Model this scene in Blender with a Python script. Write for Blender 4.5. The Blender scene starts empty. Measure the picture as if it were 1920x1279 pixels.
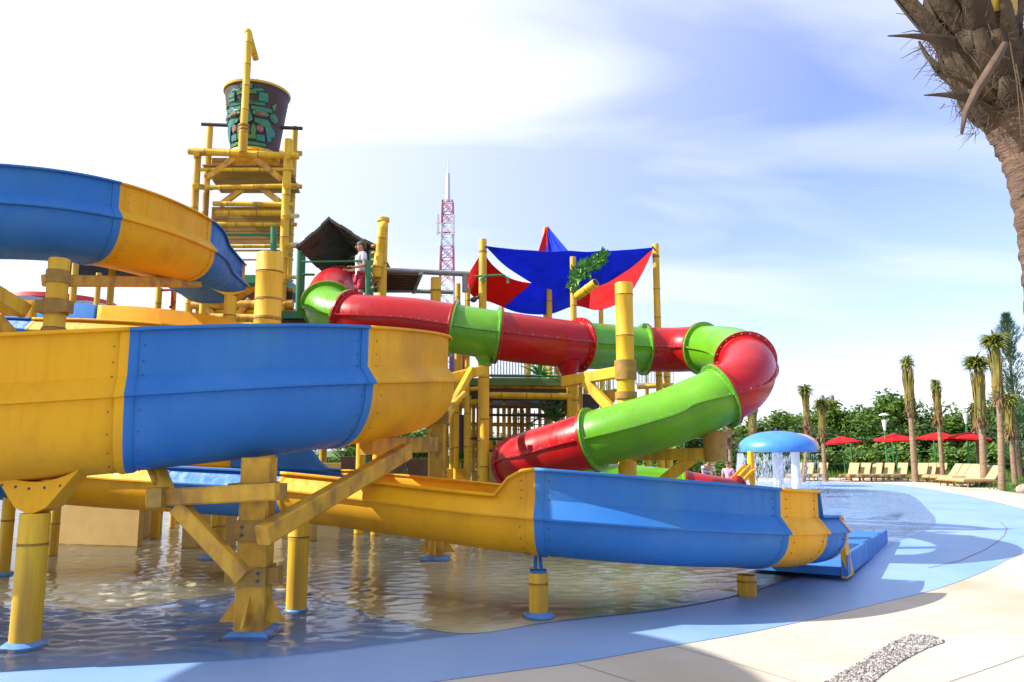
import bpy, math, random
from mathutils import Vector, Matrix, noise
R = math.radians
random.seed(7)
S = bpy.context.scene

# ------------------------------------------------------------------ camera
F = 1450.0; PITCH = math.atan(205/F); CAMZ = 1.6
cam = bpy.data.cameras.new("camera"); co = bpy.data.objects.new("camera", cam); S.collection.objects.link(co)
co.location = (0, 0, CAMZ); co.rotation_euler = (R(90)+PITCH, 0, 0)
cam.sensor_width = 36; cam.lens = 36*F/1920; cam.clip_start = .05; cam.clip_end = 3000
S.camera = co
# ------------------------------------------------------------------ light
SUN_EL, SUN_AZ = math.atan(1/1.256), math.atan2(-1.25, -0.12)     # azimuth clockwise from +Y
w = bpy.data.worlds.new("World"); S.world = w; w.use_nodes = True
nt = w.node_tree; N = nt.nodes; L = nt.links; N.clear()
sky = N.new("ShaderNodeTexSky"); sky.sky_type = 'NISHITA'; sky.sun_disc = False
sky.sun_elevation = SUN_EL; sky.sun_rotation = SUN_AZ; sky.air_density = 1.0; sky.dust_density = 1.0; sky.ozone_density = 2.0
tc = N.new("ShaderNodeTexCoord")
sep = N.new("ShaderNodeSeparateXYZ"); L.new(tc.outputs['Generated'], sep.inputs[0])
# project directions on a high cloud plane
addz = N.new("ShaderNodeMath"); addz.operation = 'ADD'; addz.inputs[1].default_value = .30; L.new(sep.outputs[2], addz.inputs[0])
mx = N.new("ShaderNodeMath"); mx.operation = 'MAXIMUM'; mx.inputs[1].default_value = .05; L.new(addz.outputs[0], mx.inputs[0])
dx = N.new("ShaderNodeMath"); dx.operation = 'DIVIDE'; L.new(sep.outputs[0], dx.inputs[0]); L.new(mx.outputs[0], dx.inputs[1])
dy = N.new("ShaderNodeMath"); dy.operation = 'DIVIDE'; L.new(sep.outputs[1], dy.inputs[0]); L.new(mx.outputs[0], dy.inputs[1])
cmb = N.new("ShaderNodeCombineXYZ"); L.new(dx.outputs[0], cmb.inputs[0]); L.new(dy.outputs[0], cmb.inputs[1])
mp = N.new("ShaderNodeMapping"); mp.inputs['Rotation'].default_value = (0, 0, R(-38)); mp.inputs['Scale'].default_value = (.45, 1.7, 1); L.new(cmb.outputs[0], mp.inputs[0])
nz = N.new("ShaderNodeTexNoise"); nz.inputs['Scale'].default_value = 1.7; nz.inputs['Detail'].default_value = 5; nz.inputs['Roughness'].default_value = .45; nz.inputs['Distortion'].default_value = .5
L.new(mp.outputs[0], nz.inputs['Vector'])
# thin veil grows towards the sun's side
sunv = Vector((math.sin(SUN_AZ)*math.cos(SUN_EL), math.cos(SUN_AZ)*math.cos(SUN_EL), math.sin(SUN_EL)))
dot = N.new("ShaderNodeVectorMath"); dot.operation = 'DOT_PRODUCT'; L.new(tc.outputs['Generated'], dot.inputs[0]); dot.inputs[1].default_value = sunv
mr = N.new("ShaderNodeMapRange"); mr.inputs[1].default_value = -.25; mr.inputs[2].default_value = .5; mr.inputs[3].default_value = -.26; mr.inputs[4].default_value = 1.0
L.new(dot.outputs['Value'], mr.inputs[0])
cr = N.new("ShaderNodeMapRange"); cr.inputs[1].default_value = .40; cr.inputs[2].default_value = .62; cr.inputs[3].default_value = 0; cr.inputs[4].default_value = .62
L.new(nz.outputs['Fac'], cr.inputs[0])
sm = N.new("ShaderNodeMath"); sm.operation = 'ADD'; sm.use_clamp = True; L.new(mr.outputs[0], sm.inputs[0]); L.new(cr.outputs[0], sm.inputs[1])
mixc = N.new("ShaderNodeMixRGB"); L.new(sm.outputs[0], mixc.inputs[0]); tint = N.new('ShaderNodeMixRGB'); tint.blend_type = 'MULTIPLY'; tint.inputs[0].default_value = 1; tint.inputs[2].default_value = (1.0, .87, 1.03, 1); L.new(sky.outputs[0], tint.inputs[1]); L.new(tint.outputs[0], mixc.inputs[1]); mixc.inputs[2].default_value = (3.7, 3.95, 4.55, 1)
bg = N.new("ShaderNodeBackground"); bg.inputs[1].default_value = .148; L.new(mixc.outputs[0], bg.inputs[0])
wo = N.new("ShaderNodeOutputWorld"); L.new(bg.outputs[0], wo.inputs[0])
sl = bpy.data.lights.new("sun", 'SUN'); sl.energy = 4.6; sl.angle = R(.5); sl.color = (1, .95, .87)
so = bpy.data.objects.new("sun", sl); S.collection.objects.link(so); so.rotation_euler = sunv.to_track_quat('Z', 'Y').to_euler(); so.location = (-20, 10, 30)
S.view_settings.view_transform = 'Standard'; S.view_settings.look = 'None'; S.view_settings.exposure = 1.0; S.view_settings.gamma = 1
S.cycles.max_bounces = 8; S.cycles.transparent_max_bounces = 16; S.cycles.use_denoising = True

# ------------------------------------------------------------------ measuring
cp, sp = math.cos(PITCH), math.sin(PITCH)
def ray(px, py):
    u = (px-960)/F; v = (639.5-py)/F
    return Vector((u, cp-v*sp, sp+v*cp))
def P(px, py, Y):
    d = ray(px, py); return Vector((0, 0, CAMZ)) + d*(Y/d.y)
def G(px, py, z=0.0):
    d = ray(px, py); return Vector((0, 0, CAMZ)) + d*((z-CAMZ)/d.z)
def proj(p):
    q = p-Vector((0, 0, CAMZ)); f = q.y*cp+q.z*sp; u = -q.y*sp+q.z*cp
    return 960+F*q.x/f, 639.5-F*u/f

# ------------------------------------------------------------------ materials
MATS = {}
def mat(name, c1, c2=None, scale=3.0, stretch=(1, 1, 1), rough=.5, bump=0.0, coat=0.0, trans=0.0, spec=.5, metal=0.0, detail=6, lo=.35, hi=.7, bscale=None, c3=None, s3=.6, streak=None):
    m = bpy.data.materials.new(name); m.use_nodes = True; n = m.node_tree.nodes; l = m.node_tree.links
    b = n['Principled BSDF']; b.inputs['Roughness'].default_value = rough; b.inputs['Metallic'].default_value = metal
    b.inputs['Specular IOR Level'].default_value = spec; b.inputs['Coat Weight'].default_value = coat; b.inputs['Coat Roughness'].default_value = .12
    t = n.new("ShaderNodeTexCoord"); mpp = n.new("ShaderNodeMapping"); mpp.inputs['Scale'].default_value = stretch; l.new(t.outputs['Object'], mpp.inputs[0])
    z = n.new("ShaderNodeTexNoise"); z.inputs['Scale'].default_value = scale; z.inputs['Detail'].default_value = detail; z.inputs['Roughness'].default_value = .6; l.new(mpp.outputs[0], z.inputs['Vector'])
    r = n.new("ShaderNodeMapRange"); r.inputs[1].default_value = lo; r.inputs[2].default_value = hi; l.new(z.outputs['Fac'], r.inputs[0])
    mc = n.new("ShaderNodeMixRGB"); mc.inputs[1].default_value = (*c1, 1); mc.inputs[2].default_value = (*(c2 or c1), 1); l.new(r.outputs[0], mc.inputs[0])
    out = mc.outputs[0]
    if c3:
        z3 = n.new("ShaderNodeTexNoise"); z3.inputs['Scale'].default_value = s3; z3.inputs['Detail'].default_value = 5; l.new(mpp.outputs[0], z3.inputs['Vector'])
        r3 = n.new("ShaderNodeMapRange"); r3.inputs[1].default_value = .5; r3.inputs[2].default_value = .72; l.new(z3.outputs['Fac'], r3.inputs[0])
        m3 = n.new("ShaderNodeMixRGB"); m3.inputs[2].default_value = (*c3, 1); l.new(out, m3.inputs[1]); l.new(r3.outputs[0], m3.inputs[0]); out = m3.outputs[0]
    if streak:
        ms_ = n.new("ShaderNodeMapping"); ms_.inputs['Scale'].default_value = (9, 9, .55); l.new(t.outputs['Object'], ms_.inputs[0])
        zs_ = n.new("ShaderNodeTexNoise"); zs_.inputs['Scale'].default_value = 1.3; zs_.inputs['Detail'].default_value = 8; zs_.inputs['Roughness'].default_value = .7; l.new(ms_.outputs[0], zs_.inputs['Vector'])
        rs_ = n.new("ShaderNodeMapRange"); rs_.inputs[1].default_value = .50; rs_.inputs[2].default_value = .78; rs_.inputs[4].default_value = .42; l.new(zs_.outputs['Fac'], rs_.inputs[0])
        mm_ = n.new("ShaderNodeMixRGB"); mm_.inputs[2].default_value = (*streak, 1); l.new(out, mm_.inputs[1]); l.new(rs_.outputs[0], mm_.inputs[0]); out = mm_.outputs[0]
        zr_ = n.new("ShaderNodeMapRange"); zr_.inputs[1].default_value = .35; zr_.inputs[2].default_value = .7; zr_.inputs[3].default_value = rough*.8; zr_.inputs[4].default_value = min(1, rough*1.7); l.new(zs_.outputs['Fac'], zr_.inputs[0]); l.new(zr_.outputs[0], b.inputs['Roughness'])
    l.new(out, b.inputs['Base Color'])
    if bump:
        z2 = n.new("ShaderNodeTexNoise"); z2.inputs['Scale'].default_value = bscale or scale*3; z2.inputs['Detail'].default_value = 5; l.new(mpp.outputs[0], z2.inputs['Vector'])
        bp = n.new("ShaderNodeBump"); bp.inputs['Strength'].default_value = bump; bp.inputs['Distance'].default_value = .02; l.new(z2.outputs['Fac'], bp.inputs['Height']); l.new(bp.outputs[0], b.inputs['Normal'])
    if trans:
        tr = n.new("ShaderNodeBsdfTranslucent"); l.new(out, tr.inputs[0]); ms = n.new("ShaderNodeMixShader"); ms.inputs[0].default_value = trans
        l.new(b.outputs[0], ms.inputs[1]); l.new(tr.outputs[0], ms.inputs[2]); l.new(ms.outputs[0], n['Material Output'].inputs[0])
    MATS[name] = m; return m
BLUE = mat('blue_fibreglass', (.022, .155, .50), (.032, .185, .53), 1.6, rough=.50, coat=.03, trans=.08, spec=.30, bump=.05, bscale=5, c3=(.05, .20, .46), s3=1.2, streak=(.05, .15, .36))
YEL = mat('yellow_fibreglass', (.80, .41, .008), (.74, .36, .008), 1.6, rough=.50, coat=.03, trans=.08, spec=.25, bump=.05, bscale=5, c3=(.60, .28, .02), s3=1.2, streak=(.50, .25, .02))
RED = mat('red_fibreglass', (.40, .004, .007), (.34, .003, .006), 2, rough=.30, coat=.18, spec=.3, trans=.0, bump=.04, bscale=5, c3=(.30, .006, .008), s3=1.5, streak=(.22, .01, .01))
GRN = mat('green_fibreglass', (.13, .38, .008), (.10, .32, .008), 2, rough=.28, coat=.22, spec=.4, trans=.05, bump=.04, bscale=5, c3=(.09, .27, .015), s3=1.5, streak=(.07, .2, .02))
POST = mat('yellow_bamboo_paint', (.74, .45, .012), (.60, .34, .012), 6, (1, 1, .15), rough=.5, bump=.25, c3=(.36, .19, .03), s3=3, streak=(.26, .14, .03))
BEAM = mat('weathered_yellow_timber', (.64, .35, .02), (.44, .22, .018), 7, (1, 1, .6), rough=.6, bump=.3, c3=(.22, .11, .03), s3=3.5)
CLAMP = mat('olive_brown_clamp', (.38, .22, .03), (.24, .13, .025), 9, rough=.6, bump=.2)
NODE = mat('dark_node_ring', (.22, .11, .018), (.40, .21, .018), 12, rough=.7)
SLAT = mat('yellow_brown_slat', (.42, .22, .03), (.24, .11, .02), 5, (.3, 1, 1), rough=.6, bump=.3)
FOOT = mat('blue_foot_paint', (.06, .20, .50), (.10, .26, .54), 6, rough=.5, bump=.2)
TAN = mat('tan_panel', (.50, .33, .10), (.43, .27, .08), 3, rough=.6, bump=.1)
DGREEN = mat('green_metal', (.02, .20, .07), (.03, .15, .07), 5, rough=.4)
OLIVE = mat('olive_roof', (.045, .045, .026), (.075, .070, .040), 8, (1, 1, .3), rough=.8, bump=.6)
DARK = mat('dark_metal', (.03, .028, .03), (.05, .04, .04), 6, rough=.5)
GREYM = mat('grey_pipe', (.22, .24, .26), (.15, .16, .18), 5, rough=.45, metal=.2)
BROWN = mat('brown_slats', (.10, .05, .03), (.06, .03, .02), 8, rough=.7)
WHITE = mat('white_paint', (.78, .79, .80), (.70, .71, .73), 4, rough=.4)
REDP = mat('red_paint', (.60, .02, .02), (.50, .02, .02), 5, rough=.5)
PURP = mat('purple_paint', (.07, .05, .16), (.05, .03, .10), 5, rough=.4)
BLUC = mat('blue_sail_cloth', (.02, .07, .72), (.015, .05, .62), 4, rough=.75, trans=.5, spec=.2, bump=.2)
REDC = mat('red_sail_cloth', (.68, .012, .015), (.56, .010, .012), 4, rough=.75, trans=.35, spec=.2, bump=.2)
LEAF = mat('tree_leaf', (.045, .105, .012), (.12, .21, .022), .9, rough=.6, trans=.3, spec=.3, lo=.4, hi=.62)
LEAF2 = mat('dark_leaf', (.03, .075, .012), (.07, .13, .018), .8, rough=.6, trans=.25, spec=.3)
CASU = mat('casuarina_needles', (.07, .14, .07), (.12, .20, .10), 1.2, rough=.7, trans=.2)
FROND = mat('tied_frond', (.17, .14, .025), (.32, .22, .04), 2.5, rough=.6, trans=.2, c3=(.10, .15, .02), s3=1.5)
TUFT = mat('palm_tuft', (.12, .17, .018), (.26, .25, .03), 2.5, rough=.6, trans=.25)
DEADF = mat('dry_frond', (.24, .14, .06), (.13, .07, .035), 4, rough=.8, trans=.1)
TRUNK = mat('palm_trunk', (.30, .20, .12), (.15, .09, .055), 5, (1, 1, 3), rough=.85, bump=.6)
BARK = mat('tree_bark', (.12, .08, .05), (.07, .05, .035), 6, (1, 1, .3), rough=.9, bump=.5)
WOODL = mat('lounger_wood', (.42, .22, .07), (.34, .17, .05), 6, rough=.6)
CREAMF = mat('lounger_cream', (.46, .34, .17), (.38, .28, .14), 6, rough=.8)
SKIN = mat('skin', (.42, .22, .14), (.38, .19, .12), 8, rough=.55)
HAIR = mat('hair', (.05, .03, .02), (.08, .045, .025), 20, rough=.7)
SHIRT = mat('white_shirt', (.62, .66, .76), (.55, .6, .7), 6, rough=.85, bump=.3)
SHORTS = mat('red_shorts', (.36, .015, .04), (.50, .12, .14), 40, rough=.85, lo=.55, hi=.6)
PINK = mat('pink_cloth', (.62, .2, .42), (.66, .4, .6), 14, rough=.85)
STRIPE = mat('striped_cloth', (.74, .76, .8), (.10, .14, .32), 9, (.05, .05, 1), rough=.85, lo=.5, hi=.54, detail=0)
BOLT = mat('bolt_metal', (.45, .46, .48), (.30, .31, .33), 8, rough=.35, metal=.7)
BOLTD = mat('dark_bolt', (.06, .07, .12), (.04, .05, .08), 8, rough=.5)

# ground materials
DECK = mat('cream_concrete', (.52, .455, .375), (.46, .40, .325), 1.1, rough=.8, bump=.15, bscale=60, c3=(.40, .31, .21), s3=.45)
BDECK = mat('blue_painted_concrete', (.205, .345, .61), (.25, .375, .61), 1.3, rough=.42, bump=.15, bscale=50, c3=(.15, .30, .58), s3=.5)
FLOOR = mat('beige_pool_floor', (.76, .66, .44), (.80, .70, .48), .9, rough=.6, bump=.1, bscale=30, c3=(.66, .56, .36), s3=.5)
GRASSG = mat('lawn_soil', (.05, .10, .015), (.09, .15, .02), 1.5, rough=.9, bump=.5, bscale=12)
def water_mat(name='rippled_water', most=.97):
    m = bpy.data.materials.new(name); m.use_nodes = True; n = m.node_tree.nodes; l = m.node_tree.links; n.clear()
    t = n.new("ShaderNodeTexCoord")
    def nz(sc, det, st=(1, 1, 1), dist=.4):
        mp = n.new("ShaderNodeMapping"); mp.inputs['Scale'].default_value = st; l.new(t.outputs['Object'], mp.inputs[0])
        z = n.new("ShaderNodeTexNoise"); z.inputs['Scale'].default_value = sc; z.inputs['Detail'].default_value = det; z.inputs['Distortion'].default_value = dist; l.new(mp.outputs[0], z.inputs['Vector']); return z.outputs['Fac']
    a = nz(34, 2, (.75, 1.5, 1), .6); b = nz(70, 2, (.7, 1.5, 1), .6)
    patch = nz(.5, 2); pr = n.new("ShaderNodeMapRange"); pr.inputs[1].default_value = .35; pr.inputs[2].default_value = .65; pr.inputs[3].default_value = .45; pr.inputs[4].default_value = 1; l.new(patch, pr.inputs[0])
    bb = n.new("ShaderNodeMath"); bb.operation = 'MULTIPLY_ADD'; bb.inputs[1].default_value = .30; l.new(b, bb.inputs[0]); l.new(a, bb.inputs[2])
    hm = n.new("ShaderNodeMath"); hm.operation = 'MULTIPLY'; l.new(bb.outputs[0], hm.inputs[0]); l.new(pr.outputs[0], hm.inputs[1])
    bp = n.new("ShaderNodeBump"); bp.inputs['Strength'].default_value = .5; bp.inputs['Distance'].default_value = .004; l.new(hm.outputs[0], bp.inputs['Height'])
    g = n.new("ShaderNodeBsdfGlossy"); g.inputs['Roughness'].default_value = .02; l.new(bp.outputs[0], g.inputs['Normal'])
    tr = n.new("ShaderNodeBsdfTransparent"); tr.inputs[0].default_value = (.93, .97, .98, 1)
    fr = n.new("ShaderNodeFresnel"); fr.inputs[0].default_value = 1.38; l.new(bp.outputs[0], fr.inputs['Normal'])
    ms = n.new("ShaderNodeMixShader"); cap = n.new('ShaderNodeMath'); cap.operation = 'MINIMUM'; cap.inputs[1].default_value = most; l.new(fr.outputs[0], cap.inputs[0]); l.new(cap.outputs[0], ms.inputs[0]); l.new(tr.outputs[0], ms.inputs[1]); l.new(g.outputs[0], ms.inputs[2])
    o = n.new("ShaderNodeOutputMaterial"); l.new(ms.outputs[0], o.inputs[0]); return m
WATER = water_mat(); FILM = water_mat('thin_water_film', .34)
def drops_mat():
    m = bpy.data.materials.new('falling_water'); m.use_nodes = True; n = m.node_tree.nodes; l = m.node_tree.links; n.clear()
    g = n.new("ShaderNodeBsdfGlossy"); g.inputs['Roughness'].default_value = .1; d = n.new("ShaderNodeBsdfTranslucent"); d.inputs[0].default_value = (.9, .93, .97, 1)
    tr = n.new("ShaderNodeBsdfTransparent"); a = n.new("ShaderNodeMixShader"); a.inputs[0].default_value = .75; l.new(g.outputs[0], a.inputs[1]); l.new(d.outputs[0], a.inputs[2])
    ms = n.new("ShaderNodeMixShader"); ms.inputs[0].default_value = .8; l.new(tr.outputs[0], ms.inputs[1]); l.new(a.outputs[0], ms.inputs[2])
    o = n.new("ShaderNodeOutputMaterial"); l.new(ms.outputs[0], o.inputs[0]); return m
DROPS = drops_mat()

# ------------------------------------------------------------------ object helpers
def setp(o, label=None, cat=None, group=None, kind=None):
    for k, v in (('label', label), ('category', cat), ('group', group), ('kind', kind)):
        if v: o[k] = v
    return o
def thing(name, loc, label, cat, group=None):
    o = bpy.data.objects.new(name, None); S.collection.objects.link(o); o.location = loc; o.empty_display_size = .2
    return setp(o, label, cat, group)
def offs(o):
    v = Vector((0, 0, 0))
    while o is not None: v += o.location; o = o.parent
    return v
class MB:
    def __init__(s): s.v = []; s.f = []; s.m = []; s.cur = 0
    def add(s, vs, fs):
        b = len(s.v); s.v += [Vector(x) for x in vs]
        for f in fs: s.f.append([b+i for i in f]); s.m.append(s.cur)
        return s
    def box(s, c, size, mtx=None):
        c = Vector(c); hx, hy, hz = [q/2 for q in size]
        vs = [Vector((x, y, z)) for x in (-hx, hx) for y in (-hy, hy) for z in (-hz, hz)]
        if mtx: vs = [mtx @ q for q in vs]
        return s.add([q+c for q in vs], [(0, 1, 3, 2), (4, 6, 7, 5), (0, 4, 5, 1), (2, 3, 7, 6), (0, 2, 6, 4), (1, 5, 7, 3)])
    def beam(s, a, b, wd, ht, up=(0, 0, 1), bev=.012):
        a = Vector(a); b = Vector(b); d = (b-a); ln = d.length; d.normalize(); up = Vector(up)
        if abs(d.dot(up)) > .98: up = Vector((0, 1, 0))
        sd = d.cross(up).normalized(); u = sd.cross(d)
        pr = [(-wd/2+bev, -ht/2), (wd/2-bev, -ht/2), (wd/2, -ht/2+bev), (wd/2, ht/2-bev), (wd/2-bev, ht/2), (-wd/2+bev, ht/2), (-wd/2, ht/2-bev), (-wd/2, -ht/2+bev)]
        vs = [a+sd*x+u*y for x, y in pr]+[b+sd*x+u*y for x, y in pr]
        fs = [(i, (i+1) % 8, 8+(i+1) % 8, 8+i) for i in range(8)]+[tuple(range(7, -1, -1)), tuple(range(8, 16))]
        return s.add(vs, fs)
    def rings(s, pts, seg=14, caps=True, frame=None):
        """pts: list of (centre, radius); swept tube"""
        n = len(pts); vs = []
        prev = None
        for i, (c, r) in enumerate(pts):
            c = Vector(c)
            d = (Vector(pts[min(i+1, n-1)][0])-Vector(pts[max(i-1, 0)][0]))
            if d.length < 1e-7: d = Vector((0, 0, 1))
            d.normalize()
            if prev is None:
                ref = Vector((0, 0, 1)) if abs(d.z) < .9 else Vector((1, 0, 0))
                e1 = d.cross(ref).normalized()
            else:
                e1 = (prev-d*prev.dot(d)); e1.normalize()
            prev = e1; e2 = d.cross(e1)
            for k in range(seg):
                t = 2*math.pi*k/seg; vs.append(c+e1*(math.cos(t)*r)+e2*(math.sin(t)*r))
        fs = []
        for i in range(n-1):
            for k in range(seg):
                a = i*seg+k; b = i*seg+(k+1) % seg; fs.append((a, b, b+seg, a+seg))
        if caps: fs.append(tuple(range(seg-1, -1, -1))); fs.append(tuple((n-1)*seg+k for k in range(seg)))
        return s.add(vs, fs)
    def cyl(s, a, b, r, r2=None, seg=14, caps=True): return s.rings([(a, r), (b, r if r2 is None else r2)], seg, caps)
    def pole(s, a, b, r, step=.62, seg=16, r2=None):
        a = Vector(a); b = Vector(b); ln = (b-a).length; r2 = r2 or r
        n = max(1, int(ln/step)); pts = [(a, r*.97), (a+(b-a)*min(.02/ln, .1), r)]
        for i in range(1, n+1):
            t = (i-.35+.12*math.sin(i*7.3+a.x*3))/n
            if t >= .97: break
            rr = r+(r2-r)*t
            for q, k in ((-.03, 1), (-.012, 1.05), (0, .99), (.012, 1.05), (.03, 1)):
                pts.append((a+(b-a)*(t+q/ln), rr*k))
        pts += [(b-(b-a)*min(.02/ln, .1), r2), (b, r2*.97)]
        f0 = len(s.f); s.rings(pts, seg); k = 2
        while k+4 < len(pts)-1:
            for q in range((k+1)*seg, (k+3)*seg): s.m[f0+q] = 9
            k += 5
        return s
    def sphere(s, c, r, seg=10, rg=6, sc=(1, 1, 1)):
        c = Vector(c); vs = [c+Vector((0, 0, r*sc[2]))]
        for i in range(1, rg):
            t = math.pi*i/rg
            for k in range(seg): p = 2*math.pi*k/seg; vs.append(c+Vector((math.sin(t)*math.cos(p)*r*sc[0], math.sin(t)*math.sin(p)*r*sc[1], math.cos(t)*r*sc[2])))
        vs.append(c-Vector((0, 0, r*sc[2])))
        fs = [(0, 1+k, 1+(k+1) % seg) for k in range(seg)]
        for i in range(rg-2):
            for k in range(seg): a = 1+i*seg+k; b = 1+i*seg+(k+1) % seg; fs.append((a, a+seg, b+seg, b))
        q = len(vs)-1; o = 1+(rg-2)*seg
        fs += [(q, o+(k+1) % seg, o+k) for k in range(seg)]
        return s.add(vs, fs)
    def lathe(s, c, prof, seg=32, tilt=None):
        c = Vector(c); vs = []; n = len(prof)
        for r, z in prof:
            for k in range(seg):
                t = 2*math.pi*k/seg; q = Vector((r*math.cos(t), r*math.sin(t), z)); vs.append(c+(tilt @ q if tilt else q))
        fs = [(i*seg+k, i*seg+(k+1) % seg, (i+1)*seg+(k+1) % seg, (i+1)*seg+k) for i in range(n-1) for k in range(seg)]
        return s.add(vs, fs)
    def build(s, name, mats, parent=None, smooth=True, ang=38, solid=0, label=None, cat=None, group=None, kind=None, recalc=True):
        me = bpy.data.meshes.new(name)
        if parent is not None: off = offs(parent)
        else:
            xs = [q.x for q in s.v]; ys = [q.y for q in s.v]; off = Vector(((min(xs)+max(xs))/2, (min(ys)+max(ys))/2, min(q.z for q in s.v)))
        me.from_pydata([q-off for q in s.v], [], s.f)
        mats = list(mats) if isinstance(mats, (list, tuple)) else [mats]
        if 9 in s.m: s.m = [len(mats) if q == 9 else q for q in s.m]; mats.append(NODE)
        for m in mats: me.materials.append(m)
        if len(mats) > 1: me.polygons.foreach_set('material_index', s.m)
        if recalc:
            import bmesh
            bm = bmesh.new(); bm.from_mesh(me); bmesh.ops.recalc_face_normals(bm, faces=bm.faces); bm.to_mesh(me); bm.free()
        if smooth:
            me.polygons.foreach_set('use_smooth', [True]*len(me.polygons)); me.set_sharp_from_angle(angle=R(ang))
        me.update()
        o = bpy.data.objects.new(name, me); S.collection.objects.link(o)
        if parent is not None: o.parent = parent
        else: o.location = off
        if solid:
            md = o.modifiers.new('thickness', 'SOLIDIFY'); md.thickness = solid; md.offset = -1
        return setp(o, label, cat, group, kind)
def copy_tree(o, parent=None, loc=None, rz=None, sc=None, label=None):
    c = o.copy(); S.collection.objects.link(c); c.parent = parent
    if loc is not None: c.location = loc
    if rz is not None: c.rotation_euler = (0, 0, rz)
    if sc is not None: c.scale = (sc, sc, sc) if not isinstance(sc, tuple) else sc
    if label: c['label'] = label
    for ch in list(o.children): copy_tree(ch, c)
    return c
def cat_rom(p, t):
    n = len(p); i = max(0, min(n-2, int(math.floor(t)))); f = t-i
    a = p[max(i-1, 0)]; b = p[i]; c = p[i+1]; d = p[min(i+2, n-1)]
    return [.5*(2*b[k]+(c[k]-a[k])*f+(2*a[k]-5*b[k]+4*c[k]-d[k])*f*f+(3*b[k]-a[k]-3*c[k]+d[k])*f**3) for k in range(len(b))]
def smooth_poly(pts, sub=6):
    n = len(pts); out = []
    for i in range(n):
        a, b, c, d = pts[i-1], pts[i], pts[(i+1) % n], pts[(i+2) % n]
        for k in range(sub):
            f = k/sub; out.append(tuple(.5*(2*b[j]+(c[j]-a[j])*f+(2*a[j]-5*b[j]+4*c[j]-d[j])*f*f+(3*b[j]-a[j]-3*c[j]+d[j])*f**3) for j in range(2)))
    return out

# ================================================================== SETTING
def sheet(name, pts, z, m, thick=0, sub=6):
    q = smooth_poly([(p[0], p[1]) for p in pts], sub) if sub else [(p[0], p[1]) for p in pts]
    mb = MB(); mb.add([(x, y, z) for x, y in q], [tuple(range(len(q)))])
    if thick:
        n = len(q); mb.add([(x, y, z) for x, y in q]+[(x, y, z-thick) for x, y in q], [(i, (i+1) % n, n+(i+1) % n, n+i) for i in range(n)])
    o = mb.build(name, m, smooth=False, kind='structure', recalc=False)
    return o
mb = MB(); mb.add([(-900, -200, -.02), (900, -200, -.02), (900, 1500, -.02), (-900, 1500, -.02)], [(0, 1, 2, 3)]); mb.build('ground', GRASSG, smooth=False, kind='structure')
deck_pts = [(-30, -12), (14, -12), (21, 5), (22, 18), tuple(G(1935, 927)[:2]), tuple(G(1860, 913)[:2]), tuple(G(1790, 905)[:2]), tuple(G(1700, 899)[:2]), tuple(G(1600, 896)[:2]), (16, 48), (5, 50), (-20, 48), (-34, 30), (-36, 5)]
sheet('pool_deck', deck_pts, 0.0, DECK)
blue_pts = [(-16, 1.5), (-8, 2.6), (-3.5, 4.2), tuple(G(808, 1280)[:2]), tuple(G(1080, 1243)[:2]), tuple(G(1240, 1215)[:2]), tuple(G(1402, 1187)[:2]), tuple(G(1530, 1160)[:2]), tuple(G(1660, 1129)[:2]), tuple(G(1762, 1103)[:2]),
            tuple(G(1850, 1070)[:2]), tuple(G(1925, 1035)[:2]), (11.0, 15.2), (13.4, 18.6), tuple(G(1925, 955)[:2]), tuple(G(1875, 943)[:2]), tuple(G(1800, 927)[:2]), tuple(G(1700, 911)[:2]), tuple(G(1600, 905)[:2]), (8, 40), (-10, 40), (-26, 28), (-26, 8)]
sheet('blue_pool_surround', blue_pts, 0.004, BDECK)
floor_pts = [(-14, 6.4), (-9, 6.9), tuple(G(0, 1138)[:2]), tuple(G(180, 1150)[:2]), tuple(G(340, 1126)[:2]), tuple(G(540, 1108)[:2]), tuple(G(690, 1150)[:2]), tuple(G(860, 1189)[:2]), tuple(G(1040, 1166)[:2]), tuple(G(1240, 1143)[:2]), tuple(G(1380, 1117)[:2]), tuple(G(1470, 1090)[:2]),
             (4.0, 10.8), (3.8, 12.6), (2.8, 15), (0, 19), (-10, 22), (-20, 16), (-20, 7)]
sheet('pool_floor', floor_pts, 0.008, FLOOR)
water_pts = [(-14, 3.5), (-9, 4.5)]+[tuple(G(*q)[:2]) for q in ((0, 1262), (200, 1252), (446, 1239), (600, 1225), (760, 1206), (900, 1189), (1040, 1168), (1240, 1145), (1380, 1119), (1470, 1092))]+[tuple(G(1600, 1052)[:2]), tuple(G(1680, 1018)[:2]), tuple(G(1752, 985)[:2]), tuple(G(1738, 955)[:2]), tuple(G(1690, 925)[:2]), (13, 33), (4, 37), (-12, 37), (-24, 26), (-23, 8)]
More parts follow.
